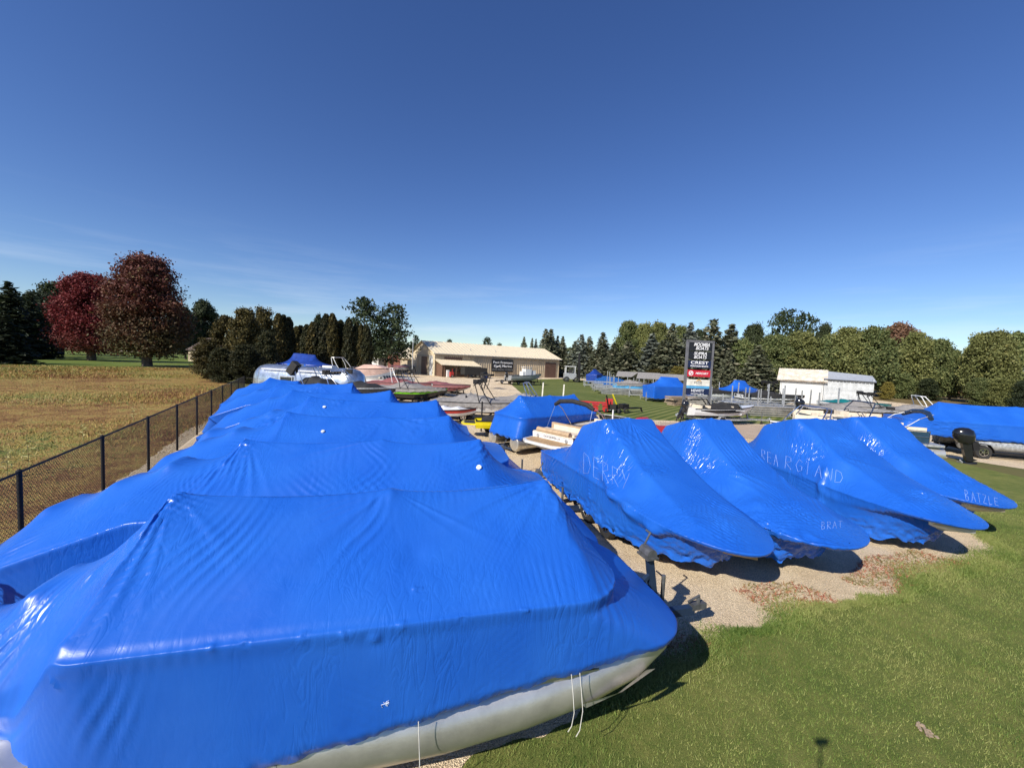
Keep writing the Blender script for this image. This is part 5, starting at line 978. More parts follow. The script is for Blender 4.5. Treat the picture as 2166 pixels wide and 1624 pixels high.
for u in (-.3, .6): wheel(t, (u, -1.05, .34), .34)
MB().bar((5.0, 0, .5), (6.3, 0, .45), .12).build('hitch', M['blackm'], t)
# boats near the right
t = cov_boat('white tow boat with silver tower, bow pointing left behind the third wrapped boat', (18.0, 22.3), R(187), 6.4, top='white', side='maroon', bottom='white', cv=None, tw='chrome', racks=False, twx=.3, twz=2.3, trl='trailer under the white boat with silver tower', seed=3, zs=1.15, bz=1.35)
def fenced_pontoon(label, pos, rz, L_=6.6, hw=1.2, pan='navypan', words=None, zd=.95, **kw):
    t = T('pontoon_boat', label, pos, rz, group='open pontoon boats at the right'); 
    for s in (-1, 1): pontoon_tube(t, -L_/2, L_/2, s*.85, zd-.42, .3)
    MB().box((0, 0, zd), (L_-.2, 2*hw, .1)).build('deck', M['galv'], t)
    for s in (-1, 1):
        for a, b_ in ((-L_/2+.7, -.1), (.75, L_/2-.9)):
            q = MB().box(((a+b_)/2, s*(hw-.05), zd+.38), (b_-a, .025, .52)).build('side_panel', M[pan], t)
            f = MB()
            for z in (zd+.1, zd+.4, zd+.68): f.tube([(a, s*(hw-.03), z), (b_, s*(hw-.03), z)], .022, 6)
            for u in (a, (a+b_)/2, b_): f.tube([(u, s*(hw-.03), zd+.08), (u, s*(hw-.03), zd+.7)], .022, 6)
            f.build('rail', M['chrome'], t, smooth=True)
    for u in (-L_/2+.7, L_/2-.9):
        MB().box((u, 0, zd+.38), (.025, 2*hw-.3, .52)).build('end_panel', M[pan], t)
    for u, v, lx, ly in ((-L_/2+1.2, .6, .9, .8), (-L_/2+1.2, -.5, .9, 1.0), (-.9, -.75, 1.4, .5), (1.8, .75, 1.8, .5), (1.8, -.75, 1.8, .5), (.1, .6, .6, .6)):
        q = MB().box((u, v, zd+.3), (lx, ly, .42)).build('bench_seat', M['cream'], t); MB().box((u, v+math.copysign(ly*.45, v), zd+.66), (lx, .13, .34)).build('seat_back', M['cream'], q)
    MB().box((.15, -.4, zd+.55), (.5, .6, .8)).build('helm_console', M['cream'], t); MB().ring((-.12, -.4, zd+.98), (1, 0, .5), .17, .14, .03, 16).build('steering_wheel', M['blackm'], t)
    return t
p1_ = fenced_pontoon('navy panelled pontoon boat with cream seats, just behind the third wrapped boat peak', (21.6, 24.6), R(172), 6.6)
text_part(p1_, 'CREST', .3, (1.9, 1.19, 1.38), (R(90), 0, R(180)), 'signw', off=.006, sx=1.2)
tower(p1_, -.8, 1.15, 1.6, 2.6, 'navy', racks=False, doublebar=False)
p2_ = fenced_pontoon('cream topped pontoon boat with rolled navy bimini, left of the black outboard', (18.9, 20.75), R(160), 6.0)
b = MB()
for s in (-1, 1): b.tube([(-1.2, s*1.12, 1.6), (-1.9, s*1.08, 2.2), (-2.5, s*.9, 2.45)], .018, 6)
b.build('bimini_frame', M['galv'], p2_)
MB().tube([(-2.3, -1.15, 2.25), (-2.45, -.6, 2.48), (-2.5, 0, 2.54), (-2.45, .6, 2.48), (-2.3, 1.15, 2.25)], [.09, .12, .12, .12, .1], 10).build('bimini_boot', M['navy'], p2_, smooth=True)
tag(t, None)
t = thing('outboard_engine', 'black outboard motor on the stern of the navy panelled pontoon', 'outboard motor', (23.75, 19.4, 0), R(0)); outboard(t, 0, 1.05, 0, tilt=-.2, s=1.45); t.rotation_euler = (0, 0, R(-20))
tr_under('trailer under the two tone pontoon boat at the right', (18.9, 20.75), R(160), 6.2, bed=.25, post=0, wr=.26)
t = T('bass_boat', 'black fishing boat with black outboard and grey bow cover on a tandem trailer', (29.6, 33.6), R(-22)); boat_hull(t, 6.6, 1.15, .55, 1.2, 1.35, 'black', 'black', 'black'); cover(t, 6.6, 1.15, 1.2, 1.35, 'greycov', peak=(.4, .5), seed=21, low=.04); outboard(t, -3.3, 1.2, 0, tilt=.3, s=1.3)
MB().tube([(1.4, -.3, 1.5), (2.2, -.35, 1.75), (2.7, -.3, 1.6)], .05).box((2.6, -.3, 1.62), (.5, .25, .2)).build('trolling_motor', M['blackm'], t)
tr_under('black tandem trailer with spoked wheels under the black fishing boat', (29.6, 33.6), R(-22), 6.8, axles=(-1.6, -.8), bed=.4)
cov_boat('grey covered tow boat with black tower right of the black fishing boat', (33.0, 35.5), R(-24), 6.9, top='white', side='white', cv='greycov', tw='blackm', twz=2.7, seed=22, trl='trailer under the grey covered boat on the right', group='boats at the right back')
cov_boat('teal and white boat before the grey corrugated shed', (36.8, 41.0), R(-8), 6.6, top='white', cv='teal', seed=23, zs=1.3, bz=1.4, peak=(.3, .4), group='boats at the right back')
cov_boat('white boat with tall white tower hoops left of the long wrapped pontoon', (36.0, 33.5), R(-26), 6.8, top='white', cv='greycov', tw='white', racks=False, twz=2.7, seed=24, group='boats at the right back', trl='trailer under the boat with white tower hoops')
cov_boat('white and black boat under black canvas at the foot of the white shed', (30.0, 44.5), R(-6), 7.2, top='white', side='black', cv='blackcov', seed=25, tw='blackm', group='boats at the right back', trl='tandem trailer under the boat at the white shed', axles=(-1.2, -.4), twz=3.1, zs=1.5, bz=1.7)
cov_boat('black covered pontoon right behind the tall sign', (26.0, 49.5), R(-4), 7.4, top='white', cv='blackcov', seed=26, group='boats at the right back', trl='trailer under the covered boat behind the sign')
tarp_boat('blue wrapped boat between the sign and the white shed', (30.0, 50.6), R(20), 5.2, 1.2, 3.0); tarp_boat('blue wrapped boat just left of the tall sign', (19.6, 47.5), R(15), 6.5, 1.3, 3.1)
tarp_boat('darker blue wrapped boat by the forklift', (17.9, 83.5), R(60), 5.0, 1.3, 3.2, 'darkblue')
cov_boat('light blue boat lying on the lift stock left of the sign', (17.5, 55.5), R(0), 5.5, top='ltblue', cv='greycov', seed=27, group='boats at the right back', zs=1.6, bz=1.8)
# white boat on trailer by the sign
ps = (16.4, 30.0); t = T('ski_boat', 'white and black ski boat with black cockpit cover on a trailer beside the tall sign', ps, R(8)); boat_hull(t, 5.6, 1.05, .6, 1.2, 1.45, 'white', 'white', 'white', stripe=(.08, .72, .24, 'black')); 
cover(t, 3.6, .95, 1.22, 1.3, 'blackcov', peak=(.55, .5), seed=28, low=.03); deck_open(t, 5.6, 1.05, 1.2, 1.45, c0=.1, c1=.7); outboard(t, -2.8, 1.15, 0, tilt=.5, s=1.0)
trailer('trailer with jack stand under the white ski boat by the sign', ps, R(8), Lt=5.0, axles=(-.6,), Wd=2.0, col='galv', tongue=1.7, bed=.42, post=1.15, wr=.3)
t = T('red_tow_boat', 'red cover of a boat peeking between the first two wrapped tow boats', (5.3, 14.4), R(-60)); boat_hull(t, 5.0, 1.0, .5, 1.35, 1.4, 'red', 'red', 'white'); cover(t, 5.0, 1.0, 1.35, 1.4, 'red', peak=(.4, .9), seed=29)
# red reel mower and two little black trailers on the lawn
t = T('reel_mower', 'red gang reel mower standing on the lawn behind the bimini', (6.6, 34.0), R(-10), cat='mower'); 
for k in range(5):
    q = MB().cyl((-1.7+k*.85, -.35, .35), (-1.7+k*.85, .35, .35), .26, 10).build('reel', M['red'], t)
    MB().box((-1.7+k*.85, 0, .68), (.6, .8, .12)).build('reel_cover', M['red'], q)
MB().bar((-2.2, 0, .85), (2.2, 0, .85), .14).bar((-1.8, 0, .85), (-1.8, 0, .4), .1).bar((1.9, 0, .85), (1.9, 0, .4), .1).build('frame', M['red'], t)
for s in (-1, 1): wheel(t, (s*2.1, .45*s, .35), .35, .2)
MB().box((2.0, 0, 1.0), (.6, .5, .5)).build('gear_box', M['red'], t)
for i, (px, py, rz, lb) in enumerate(((1303, 872, 60, 'black empty boat trailer with yellow tipped post on the lawn, left one'), (1335, 872, 25, 'black low trailer with tilted yellow tipped post, right one on the lawn'))):
    p = at(px, py); t = T('lawn_trailer', lb, p, R(rz), cat='trailer', group='small black trailers on the lawn'); MB().bar((-1.4, -.35, .4), (1.2, 0, .4), .1).bar((-1.4, .35, .4), (1.2, 0, .4), .1).bar((-1.2, -.5, .4), (-1.2, .5, .4), .1).box((-.9, 0, .6), (.7, .6, .35)).build('frame', M['blackm'], t)
    for s in (-1, 1): wheel(t, (-1.1, s*.55, .25), .25, .16)
    MB().bar((-1.3, .3, .4), (-1.9, .4, 1.6), .09).build('guide_post', M['yellow' if i else 'blackm'], t); MB().bar((1.1, 0, .4), (1.3, 0, .0), .1).build('stand', M['blackm'], t)
for px, py, pt in ((1146, 848, 809), (1190, 852, 813)):
    p = at(px, py); tp = atd(px+2, pt, p.y); tag(MB().bar((p.x, p.y, 0), (p.x+.06, p.y, tp.z), .13).build('marker_stake', M['signf'], None), 'cream painted stake at the edge of the lawn, '+('left' if px < 1160 else 'right')+' one of two', 'stake', 'cream stakes')
# ------------------------------------------------------------------ buildings
def ribs(b, p0, p1, q0, q1, step, w_, h_):
    """ridges between two edges p0-p1 and q0-q1 (same direction)"""
    p0, p1, q0, q1 = map(Vector, (p0, p1, q0, q1)); n = max(1, int((p1-p0).length/step))
    for i in range(n+1): b.bar(p0.lerp(p1, i/n), q0.lerp(q1, i/n), w_, h_)
A_, B_ = atd(919, 790, 85.0), atd(1181, 806, 105.0); A_.z = B_.z = 0
dv = (B_-A_); Lb = dv.length; az = math.atan2(dv.y, dv.x)
t = thing('tan_building', 'long tan metal building with pitched roof and sign on its wall', 'building', (A_.x, A_.y, 0), az)
D_, E_, RZ = 15.0, 5.1, 7.9
MB().box((Lb/2, .1, E_/2), (Lb, .2, E_)).build('front_wall', M['tanwall'], t)
MB().prism([(.0, 0), (D_, 0), (D_, E_), (D_/2, RZ-.1), (0, E_)], 0.0, .2, 'x').build('gable_wall', mat('pale_gable_siding', (.60, .50, .34), .55, var=.05), t)
MB().prism([(.2, 0), (D_, 0), (D_, E_), (D_/2, RZ-.1), (.2, E_)], Lb-.2, Lb, 'x').build('gable_wall', M['tanwall'], t)
MB().box((Lb/2, D_-.1, E_/2), (Lb-.5, .2, E_)).build('rear_wall', M['tanwall'], t)
for s, y0, y1 in ((0, -.5, D_/2), (1, D_+.5, D_/2)):
    e_ = E_-.12; q = MB().loft([[(-.5, y0, e_), (Lb+.5, y0, e_)], [(-.5, y1, RZ), (Lb+.5, y1, RZ)]]).loft([[(-.5, y0, e_-.12), (Lb+.5, y0, e_-.12)], [(-.5, y1, RZ-.12), (Lb+.5, y1, RZ-.12)]])
    r_ = q.build('roof', M['tanroof'], t)
    b = MB(); ribs(b, (-.4, y0, e_+.04), (Lb+.4, y0, e_+.04), (-.4, y1, RZ+.04), (Lb+.4, y1, RZ+.04), .9, .07, .07); b.build('roof_ribs', M['tanroof'], r_, kind='stuff')
b = MB(); ribs(b, (.3, -.03, .1), (Lb-.2, -.03, .1), (.3, -.03, E_-.9), (Lb-.2, -.03, E_-.9), .6, .1, .08); b.build('siding_ribs', M['tanwall'], t, kind='stuff')
M['band'] = mat('mottled_upper_band', (.30, .25, .20), .7, col2=(.46, .38, .28), vs=3)  # mottled band below the eave, darker than the wall siding
MB().box((Lb/2, -.05, E_-.5), (Lb-.1, .1, .75)).build('eave_band', M['band'], t); 
b = MB(); ribs(b, (.3, -.13, E_-.85), (Lb-.2, -.13, E_-.85), (.3, -.13, E_-.15), (Lb-.2, -.13, E_-.15), .5, .12, .06); b.build('eave_slats', M['tanwall'], t, kind='stuff')
MB().box((Lb/2, -.52, E_-.2), (Lb+1, .12, .14)).build('gutter', M['galv'], t)
# end doors and trims on the left gable (its outer face is x = 0)
d_ = MB().box((-.04, D_*.42, 2.1), (.12, 3.4, 4.2)).build('sliding_door', M['brown'], t); q = MB()
for k in range(6): q.box((-.12, D_*.42, .4+k*.7), (.04, 3.3, .06))
q.build('door_seams', M['brownwood'], d_)
MB().box((-.02, D_*.14, 2.2), (.1, 2.0, 4.4)).build('side_door', M['whitewall'], t); MB().box((-.12, D_*.42, 4.4), (.1, 9.5, .18)).build('door_track', M['galv'], t)
for y in (.0, D_*.72): MB().box((-.08, y, E_/2), (.14, .3, E_)).build('corner_trim', M['tanroof'], t)
dr = MB().box((Lb-3.0, -.08, 2.0), (3.6, .12, 4.0)).build('sliding_door', M['brown'], t); b = MB(); ribs(b, (Lb-4.7, -.16, .1), (Lb-1.3, -.16, .1), (Lb-4.7, -.16, 3.9), (Lb-1.3, -.16, 3.9), .4, .06, .04); b.build('door_ribs', M['brown'], dr)
MB().box((4.4, -.09, 3.9), (4.4, .12, 1.0)).build('shutter', M['brown'], t)
for u in (8.0, 14.5, 18.2): MB().tube([(u, -.3, E_-.3), (u+.2, -.9, E_-.6), (u+.5, -1.0, E_-1.0)], .04, 6).build('wall_lamp', M['blackm'], t)
for u in (10, 17): MB().cyl((u, 2.5, 6.0), (u, 2.5, 6.5), .09, 8).build('roof_vent', M['galv'], t)
# sign board on the wall
def wall_pt(px, py): # x along the wall, z, of the pixel on the front wall plane
    n_ = Vector((-math.sin(az), math.cos(az), 0)); d = Vector(ray(px, py)); tt = (A_-Vector((0, 0, CAM_H))).dot(n_)/d.dot(n_); p = Vector((0, 0, CAM_H))+d*tt
    return (p-A_).dot(Vector((math.cos(az), math.sin(az), 0))), p.z
x0, z1_ = wall_pt(1040, 760); x1, z0_ = wall_pt(1083, 787); xm, zm = (x0+x1)/2, (z0_+z1_)/2; W_ = x1-x0; H_ = z1_-z0_
t = thing('wall_sign', 'black sign reading Fort Fremont Marine on the tan building wall', 'sign', (A_.x+math.cos(az)*xm+math.sin(az)*.35, A_.y+math.sin(az)*xm-math.cos(az)*.35, 0), az)
MB().box((0, 0, zm), (W_, .12, H_)).build('sign_board', M['signk'], t)
rx = (R(90), 0, 0)
text_part(t, 'Fort Fremont', H_*.27, (0, -.07, zm+H_*.27), rx, 'signw', off=.01*H_*.3, sx=W_/H_*.62); text_part(t, 'Marine', H_*.27, (W_*.2, -.07, zm-H_*.02), rx, 'signw', off=.01*H_*.3, sx=W_/H_*.62)
text_part(t, 'SALES  SERVICE  STORAGE', H_*.13, (0, -.07, zm-H_*.32), rx, 'galv', sx=W_/H_*.66)
b = MB()
for k in range(3): b.tube([(-W_*.42+W_*.34*i/10, -.075, zm-H_*.0-k*H_*.05+H_*.04*math.sin(i*.9+k)) for i in range(11)], H_*.018, 5)
b.build('wave_logo', M['signw'], t)
# lean-to in front of the left part of the wall
ux = Vector((math.cos(az), math.sin(az), 0)); uy = Vector((-math.sin(az), math.cos(az), 0))
o0 = A_+ux*.2-uy*3.6
t = thing('lean_to', 'brown lean-to shed with tan roof against the front of the tan building', 'shed', (o0.x, o0.y, 0), az)
MB().box((.1, 1.75, 1.35), (.12, 3.4, 2.7)).build('side_wall', M['brownwood'], t); MB().box((3.0, .0, .7), (4.6, .1, 1.3)).build('low_wall', M['brownwood'], t)
MB().loft([[(-.5, -.9, 2.6), (9.2, -.9, 2.45)], [(-.5, 3.5, 3.75), (9.2, 3.5, 3.6)]]).loft([[(-.5, -.9, 2.5), (9.2, -.9, 2.35)], [(-.5, 3.5, 3.65), (9.2, 3.5, 3.5)]]).build('roof', M['tanroof'], t)
for u in (.2, 3.0, 5.9, 8.8): MB().box((u, -.7, 1.25), (.16, .16, 2.5)).build('post', M['brownwood'], t)
b = MB(); ribs(b, (-.4, -.9, 2.64), (9.1, -.9, 2.49), (-.4, 3.5, 3.79), (9.1, 3.5, 3.64), .6, .06, .05); b.build('roof_ribs', M['tanroof'], t, kind='stuff')
MB().box((.8, -1.2, .8), (.5, .5, 1.5)).build('white_tank', M['white'], t)
p = o0+ux*6.4-uy*2.4; t = thing('dump_trailer', 'dark tandem axle box trailer parked before the lean-to', 'trailer', (p.x, p.y, 0), az)
for a in ((0, 1.0, 1.5, 5.4, .08, 1.5), (0, -1.0, 1.5, 5.4, .08, 1.5), (2.7, 0, 1.5, .08, 2.0, 1.5), (-2.7, 0, 1.5, .08, 2.0, 1.5)): MB().box(a[:3], a[3:]).build('side_board', M['blackcov'], t)
MB().box((0, 0, .72), (5.5, 2.0, .12)).bar((-2.7, 0, .6), (-4.4, 0, .5), .15).build('frame', M['blackm'], t)
for u in (.4, 1.3):
    for s in (-1, 1): wheel(t, (u, s*1.05, .38), .38, .22)
p = o0+ux*1.2-uy*2.2; t = thing('red_machine', 'small red machine beside the lean-to post', 'machine', (p.x, p.y, 0), az); MB().box((0, 0, .7), (.7, .7, 1.0)).tube([(.2, 0, 1.2), (.2, 0, 1.9)], .06).build('body', M['red'], t); MB().box((.5, 0, 1.5), (.5, .4, .5)).build('engine', M['blackm'], t)
for s in (-1, 1): wheel(t, (0, s*.45, .3), .3, .15)
p = o0+ux*10.2-uy*1.0; t = thing('oil_drum', 'blue drum standing right of the dark trailer', 'drum', (p.x, p.y, 0), 0); b = MB().cyl((0, 0, 0), (0, 0, 1.1), .36, 16)
for z in (.02, .4, .75, 1.08): b.ring((0, 0, z), (0, 0, 1), .38, .34, .04, 16)
b.build('drum_body', M['bluepaint'], t)
# outbuildings behind
def gabled(label, p, rz, L_, D, E, Rz, wall, roof, name='outbuilding', dark_bay=None):
    t = thing(name, label, 'building', (p[0], p[1], 0), rz); MB().prism([(0, 0), (D, 0), (D, E), (D/2, Rz-.1), (0, E)], 0, .15, 'x').build('gable_wall', M[wall], t); MB().prism([(0, 0), (D, 0), (D, E), (D/2, Rz-.1), (0, E)], L_-.15, L_, 'x').build('gable_wall', M[wall], t)
    MB().box((L_/2, .08, E/2), (L_-.35, .15, E)).build('front_wall', M['tanwall' if wall == 'stucco' else wall], t); MB().box((L_/2, D-.08, E/2), (L_-.35, .15, E)).build('rear_wall', M[wall], t)
    for y0, y1 in ((-.5, D/2), (D+.5, D/2)): MB().loft([[(-.4, y0, E-.15), (L_+.4, y0, E-.15)], [(-.4, y1, Rz), (L_+.4, y1, Rz)]]).loft([[(-.4, y0, E-.27), (L_+.4, y0, E-.27)], [(-.4, y1, Rz-.12), (L_+.4, y1, Rz-.12)]]).build('roof', M[roof], t)
    if dark_bay: MB().box((dark_bay[0], -.03, dark_bay[2]/2), (dark_bay[1], .08, dark_bay[2])).build('dark_bay_panel', M['blackcov'], t)  # black panel on the solid wall stands in for the bay's inner shade
    return t
gabled('small tan roofed outbuilding left of the tan building with a dark panel for its open bay', atd(846, 785, 102)[:2], R(-4), 9, 9, 3.6, 6.3, 'stucco', 'tanroof', dark_bay=(5.2, 6.5, 2.9))
p = atd(872, 790, 96); cov_boat('small covered boat parked in the open bay of the outbuilding', (p.x-1.2, 96), R(0), 5.5, top='galv', cv='greycov', seed=61, group=None, zs=1.5, bz=1.6)
gabled('narrow red brown shed behind the outbuilding', atd(820, 780, 112)[:2], 0, 3.5, 4, 4.8, 5.0, 'redbrick', 'white')
p = atd(795, 775, 92); t = thing('enclosed_trailer', 'black and white enclosed cargo trailer parked left of the outbuildings', 'trailer', (p.x, p.y, 0), R(-30)); MB().box((-1.6, 0, 1.9), (3.2, 2.4, 3.0)).build('front_box', M['black'], t); MB().box((1.2, 0, 1.9), (2.4, 2.4, 3.0)).build('rear_box', M['white'], t)
for s in (-1, 1): wheel(t, (.2, s*1.25, .4), .4)
MB().box((-1.8, -1.22, 2.3), (.6, .05, .7)).build('window', M['galv'], t)
p = atd(872, 785, 80); t = thing('light_pole', 'slim pole with lamp left of the tan building', 'pole', (p.x, p.y, 0)); zt_ = atd(872, 717, 80).z; MB().tube([(0, 0, 0), (0, 0, zt_)], [.12, .08], 8).build('pole_shaft', M['galv'], t); MB().box((.0, 0, zt_), (.5, .3, .2)).build('lamp_head', M['galv'], t)
# boat with white console on a trailer in front of the building
p = at(1110, 814); ps = (p.x, p.y); t = T('work_boat', 'aluminium work boat with white console on a trailer before the tan building', ps, az); boat_hull(t, 7.2, 1.2, .7, 1.6, 2.0, 'galv', 'galv', 'galv'); MB().box((0, 0, 1.3), (6, 2.0, .05)).build('cockpit_floor', M['galv'], t)
MB().box((.3, 0, 2.1), (1.3, 1.1, 1.4)).build('console', M['white'], t); MB().box((1.6, 0, 2.0), (.7, .9, 1.1)).build('cooler', M['white'], t); MB().box((-.6, 0, 1.9), (.5, 1.0, .9)).build('leaning_post', M['white'], t)
b = MB(); 
for u, v in ((-.3, .5), (-.3, -.5), (.9, .5), (.9, -.5)): b.tube([(u, v, 1.3), (u, v, 3.1)], .04, 6)
b.bar((-.5, 0, 3.12), (1.1, 0, 3.12), 1.3, .06).build('t_top', M['white'], t); outboard(t, -3.6, 1.6, tilt=.2)
tr_under('black tandem trailer under the aluminium work boat', ps, az, 7.2, axles=(-.6, .9), bed=.5)
p = at(1068, 812); t = T('utility_trailer', 'low black utility trailer left of the aluminium work boat', p, az+.3, cat='trailer'); MB().box((0, 0, .6), (3.2, 1.6, .1)).bar((-1.6, 0, .6), (-2.8, 0, .5), .1).bar((-1.4, -.8, 1.0), (1.5, -.8, 1.0), .06).bar((-1.4, .8, 1.0), (1.5, .8, 1.0), .06).build('frame', M['blackm'], t)
for s in (-1, 1): wheel(t, (.2, s*.9, .35), .35)
# forklift beside the building
p = at(1222, 809); t = T('forklift', 'large boat forklift with black mast right of the tan building', (p.x, 86), R(0), cat='forklift'); MB().box((-1.6, 0, 1.3), (2.6, 1.9, 1.3)).build('body', M['galv'], t)
q = MB()
for u, v in ((-2.6, .8), (-2.6, -.8), (-.6, .8), (-.6, -.8)): q.bar((u, v, 1.9), (u, v, 3.4), .12)
q.box((-1.6, 0, 3.45), (2.3, 1.9, .12)).build('cab_frame', M['white'], t); q = MB()
for v in (-.55, .55): q.bar((.3, v, .1), (.3, v, 6.4), .22).bar((.55, v, .1), (.55, v, 4.2), .16)
for z in (1.0, 2.6, 4.2, 6.3): q.bar((.35, -.6, z), (.35, .6, z), .16)
q.build('mast', M['blackm'], t); MB().box((1.6, .35, .35), (2.2, .16, .08)).box((1.6, -.35, .35), (2.2, .16, .08)).build('forks', M['blackm'], t)
for u in (-2.4, -.2):
    for s in (-1, 1): wheel(t, (u, s*1.0, .6), .6, .35)
MB().box((-1.5, 0, 2.3), (.7, .7, .8)).build('operator_seat', M['blackcov'], t)
p = atd(1203, 770, 118); gabled('red brown house half hidden by spruces right of the tan building', p[:2], R(-35), 9, 8, 5, 7.5, 'redbrick', 'shingle', name='red_house')
# white shed, corrugated shed, dark barn, house at left
p = atd(1647, 848, 57); t = gabled('white shed with rust streaked ribbed roof at the right', p[:2], R(-38), 5.0, 4.6, 3.35, 4.85, 'whitewall', 'rustroof', name='white_shed')
b = MB(); E=3.2; ribs(b, (-.3, -.5, E+.03), (5.2, -.5, E+.03), (-.3, 2.3, 4.87), (5.2, 2.3, 4.87), .3, .07, .05); b.build('roof_ribs', M['rustroof'], t, kind='stuff')
MB().box((2.5, -.03, 3.12), (4.8, .05, .22)).build('eave_trim', M['brownwood'], t)
p2 = p+Vector((5.05*math.cos(R(-38)), 5.05*math.sin(R(-38)), 0)); t = thing('corrugated_shed', 'grey corrugated metal shed with shallow roof beside the white shed', 'building', (p2.x, p2.y, 0), R(-38))
MB().box((2.55, .08, 1.72), (5.1, .12, 3.44)).build('front_wall', M['corr'], t); b = MB(); ribs(b, (.1, -.02, .05), (5.0, -.02, .05), (.1, -.02, 3.4), (5.0, -.02, 3.4), .36, .14, .08); b.build('corrugation', M['corr'], t, kind='stuff')
MB().box((5.05, 2.6, 1.9), (.12, 5, 3.8)).build('side_wall', M['greymetal'], t); MB().box((2.55, 5.1, 1.9), (5.0, .12, 3.8)).build('rear_wall', M['greymetal'], t)
MB().loft([[(-.1, -.3, 3.6), (5.3, -.3, 3.52)], [(-.1, 5.2, 4.75), (5.3, 5.2, 4.3)]]).loft([[(-.1, -.3, 3.5), (5.3, -.3, 3.42)], [(-.1, 5.2, 4.6), (5.3, 5.2, 4.2)]]).build('roof', M['greymetal'], t)
p = atd(2008, 840, 96); t = gabled('dark barn with grey roof and open porch under the right trees', p[:2], R(-10), 8, 7, 4.2, 6.2, 'blackcov', 'greymetal', name='dark_barn'); MB().loft([[(-3, -2.8, 2.5), (8, -2.8, 2.5)], [(-3, -.1, 3.3), (8, -.1, 3.3)]]).build('porch_roof', M['greymetal'], t)
for u in (-2.8, .8, 4.4, 7.8): MB().box((u, -2.6, 1.25), (.2, .2, 2.5)).build('porch_post', M['wood'], t)
p = atd(398, 745, 105); t = gabled('pinkish house with brown hipped roof behind the maroon maple', p[:2], R(-20), 13, 10, 3.2, 6.6, 'stucco', 'shingle', name='house'); MB().box((8, 5, 6.9), (.5, .5, 1.3)).build('chimney', M['stucco'], t); w_ = MB().box((3, -.05, 1.7), (1.4, .08, 1.4)).build('window', M['white'], t); MB().box((3, -.1, 1.7), (1.2, .03, 1.2)).build('pane', M['glass'], w_)
# ------------------------------------------------------------------ tall sign
pa, pb = at(1443, 888), at(1496, 889.5); ang = math.atan2(pb.y-pa.y, pb.x-pa.x); SW = (pb-pa).length
ttop = atd(1457, 721, pa.y).z
t = thing('pylon_sign', 'tall grey framed sign of boat brand panels standing by the lawn', 'sign', (pa.x, pa.y, 0), ang)
fr = MB(); 
M['frame'] = mat('grey_painted_post', (.14, .14, .15), .5)
for u in (0, SW): fr.bar((u, 0, 0), (u, 0, ttop), .17, .17)
fr.bar((-.08, 0, ttop), (SW+.08, 0, ttop), .17, .17).build('post_frame', M['frame'], t)
def sz(py): return atd(1460, py, (pa.y+pb.y)/2).z
for y0, y1, m_, rows in ((724, 741, 'signk', (('MOOMBA', .62, .24, .16, .3), ('BOATS', .56, -.22, .22, .3))), (743, 759, 'signk', (('SUPRA', .56, .24, .0, .3), ('BOATS', .56, -.24, -.0, .3))), (762, 777, 'signn', (('CREST', .58, .2, 0, 0), ('PONTOON BOATS', .27, -.28, 0, 0))), (782, 796, 'signr', (('MERCURY', .42, 0, .25, .3),)), (802, 815, 'signf', (('FLOE', .50, .0, 0, 0),)), (821, 834, 'signn', (('HEWITT', .62, .14, 0, 0), ('DOCKS LIFTS', .18, -.36, 0, 0)))):
    za, zb = sz(y1), sz(y0); hh = zb-za; pn = MB().box((SW/2, 0, (za+zb)/2), (SW-.16, .12, hh)).build('sign_panel', M[m_], t)
    for s_, sc, dz, dx, sh in rows:
        q = text_part(pn, s_, hh*sc*.9, (SW/2+dx*.5, -.07, (za+zb)/2+dz*hh*.95), rx, 'signw' if m_ != 'signf' else 'frame', off=hh*.012, sh=0) if False else text_part(pn, s_, hh*sc*1.0, (SW/2+dx*.5, -.07, (za+zb)/2+dz*hh), rx, 'signw' if m_ != 'signf' else 'frame', off=hh*.007, shear=sh)
        wq = q.dimensions.x; lim = (SW-.5)*(.9 if s_ in ('CREST', 'PONTOON BOATS') else .8 if s_ == 'MOOMBA' else .66); q.scale = (lim/max(.1, wq)*(1 if s_ != 'FLOE' else .6), 1, 1)
        if s_ == 'MERCURY': q.location.x += .12
    if m_ == 'signr':
        MB().ring((.42, -.075, (za+zb)/2), (0, 1, 0), hh*.36, hh*.26, .02, 20).bar((.3, -.08, (za+zb)/2-.1), (.55, -.08, (za+zb)/2+.12), .02, .07).build('logo', M['signw'], pn)
    if m_ == 'signf':
        MB().tube([(SW/2-.15, -.075, (za+zb)/2+.12), (SW/2+.05, -.075, (za+zb)/2+.25), (SW/2+.25, -.075, (za+zb)/2+.1)], .03, 5).build('logo', M['orange'], pn)
        MB().box((SW/2, 0, sz(818)), (SW-.16, .1, sz(815.3)-sz(820.7))).build('blue_picture_strip', M['ltblue'], pn)
t = thing('roll_frame', 'black tubular frame on the ground under the tall sign', 'frame', tuple(at(1470, 893)), R(5)); b = MB()
for v in (-.3, .3): b.tube([(-1.4, v, 0), (-.9, v, 1.7), (.6, v, 1.9), (2.0, v, .1)], .045)
b.build('tubes', M['blackm'], t, smooth=True)
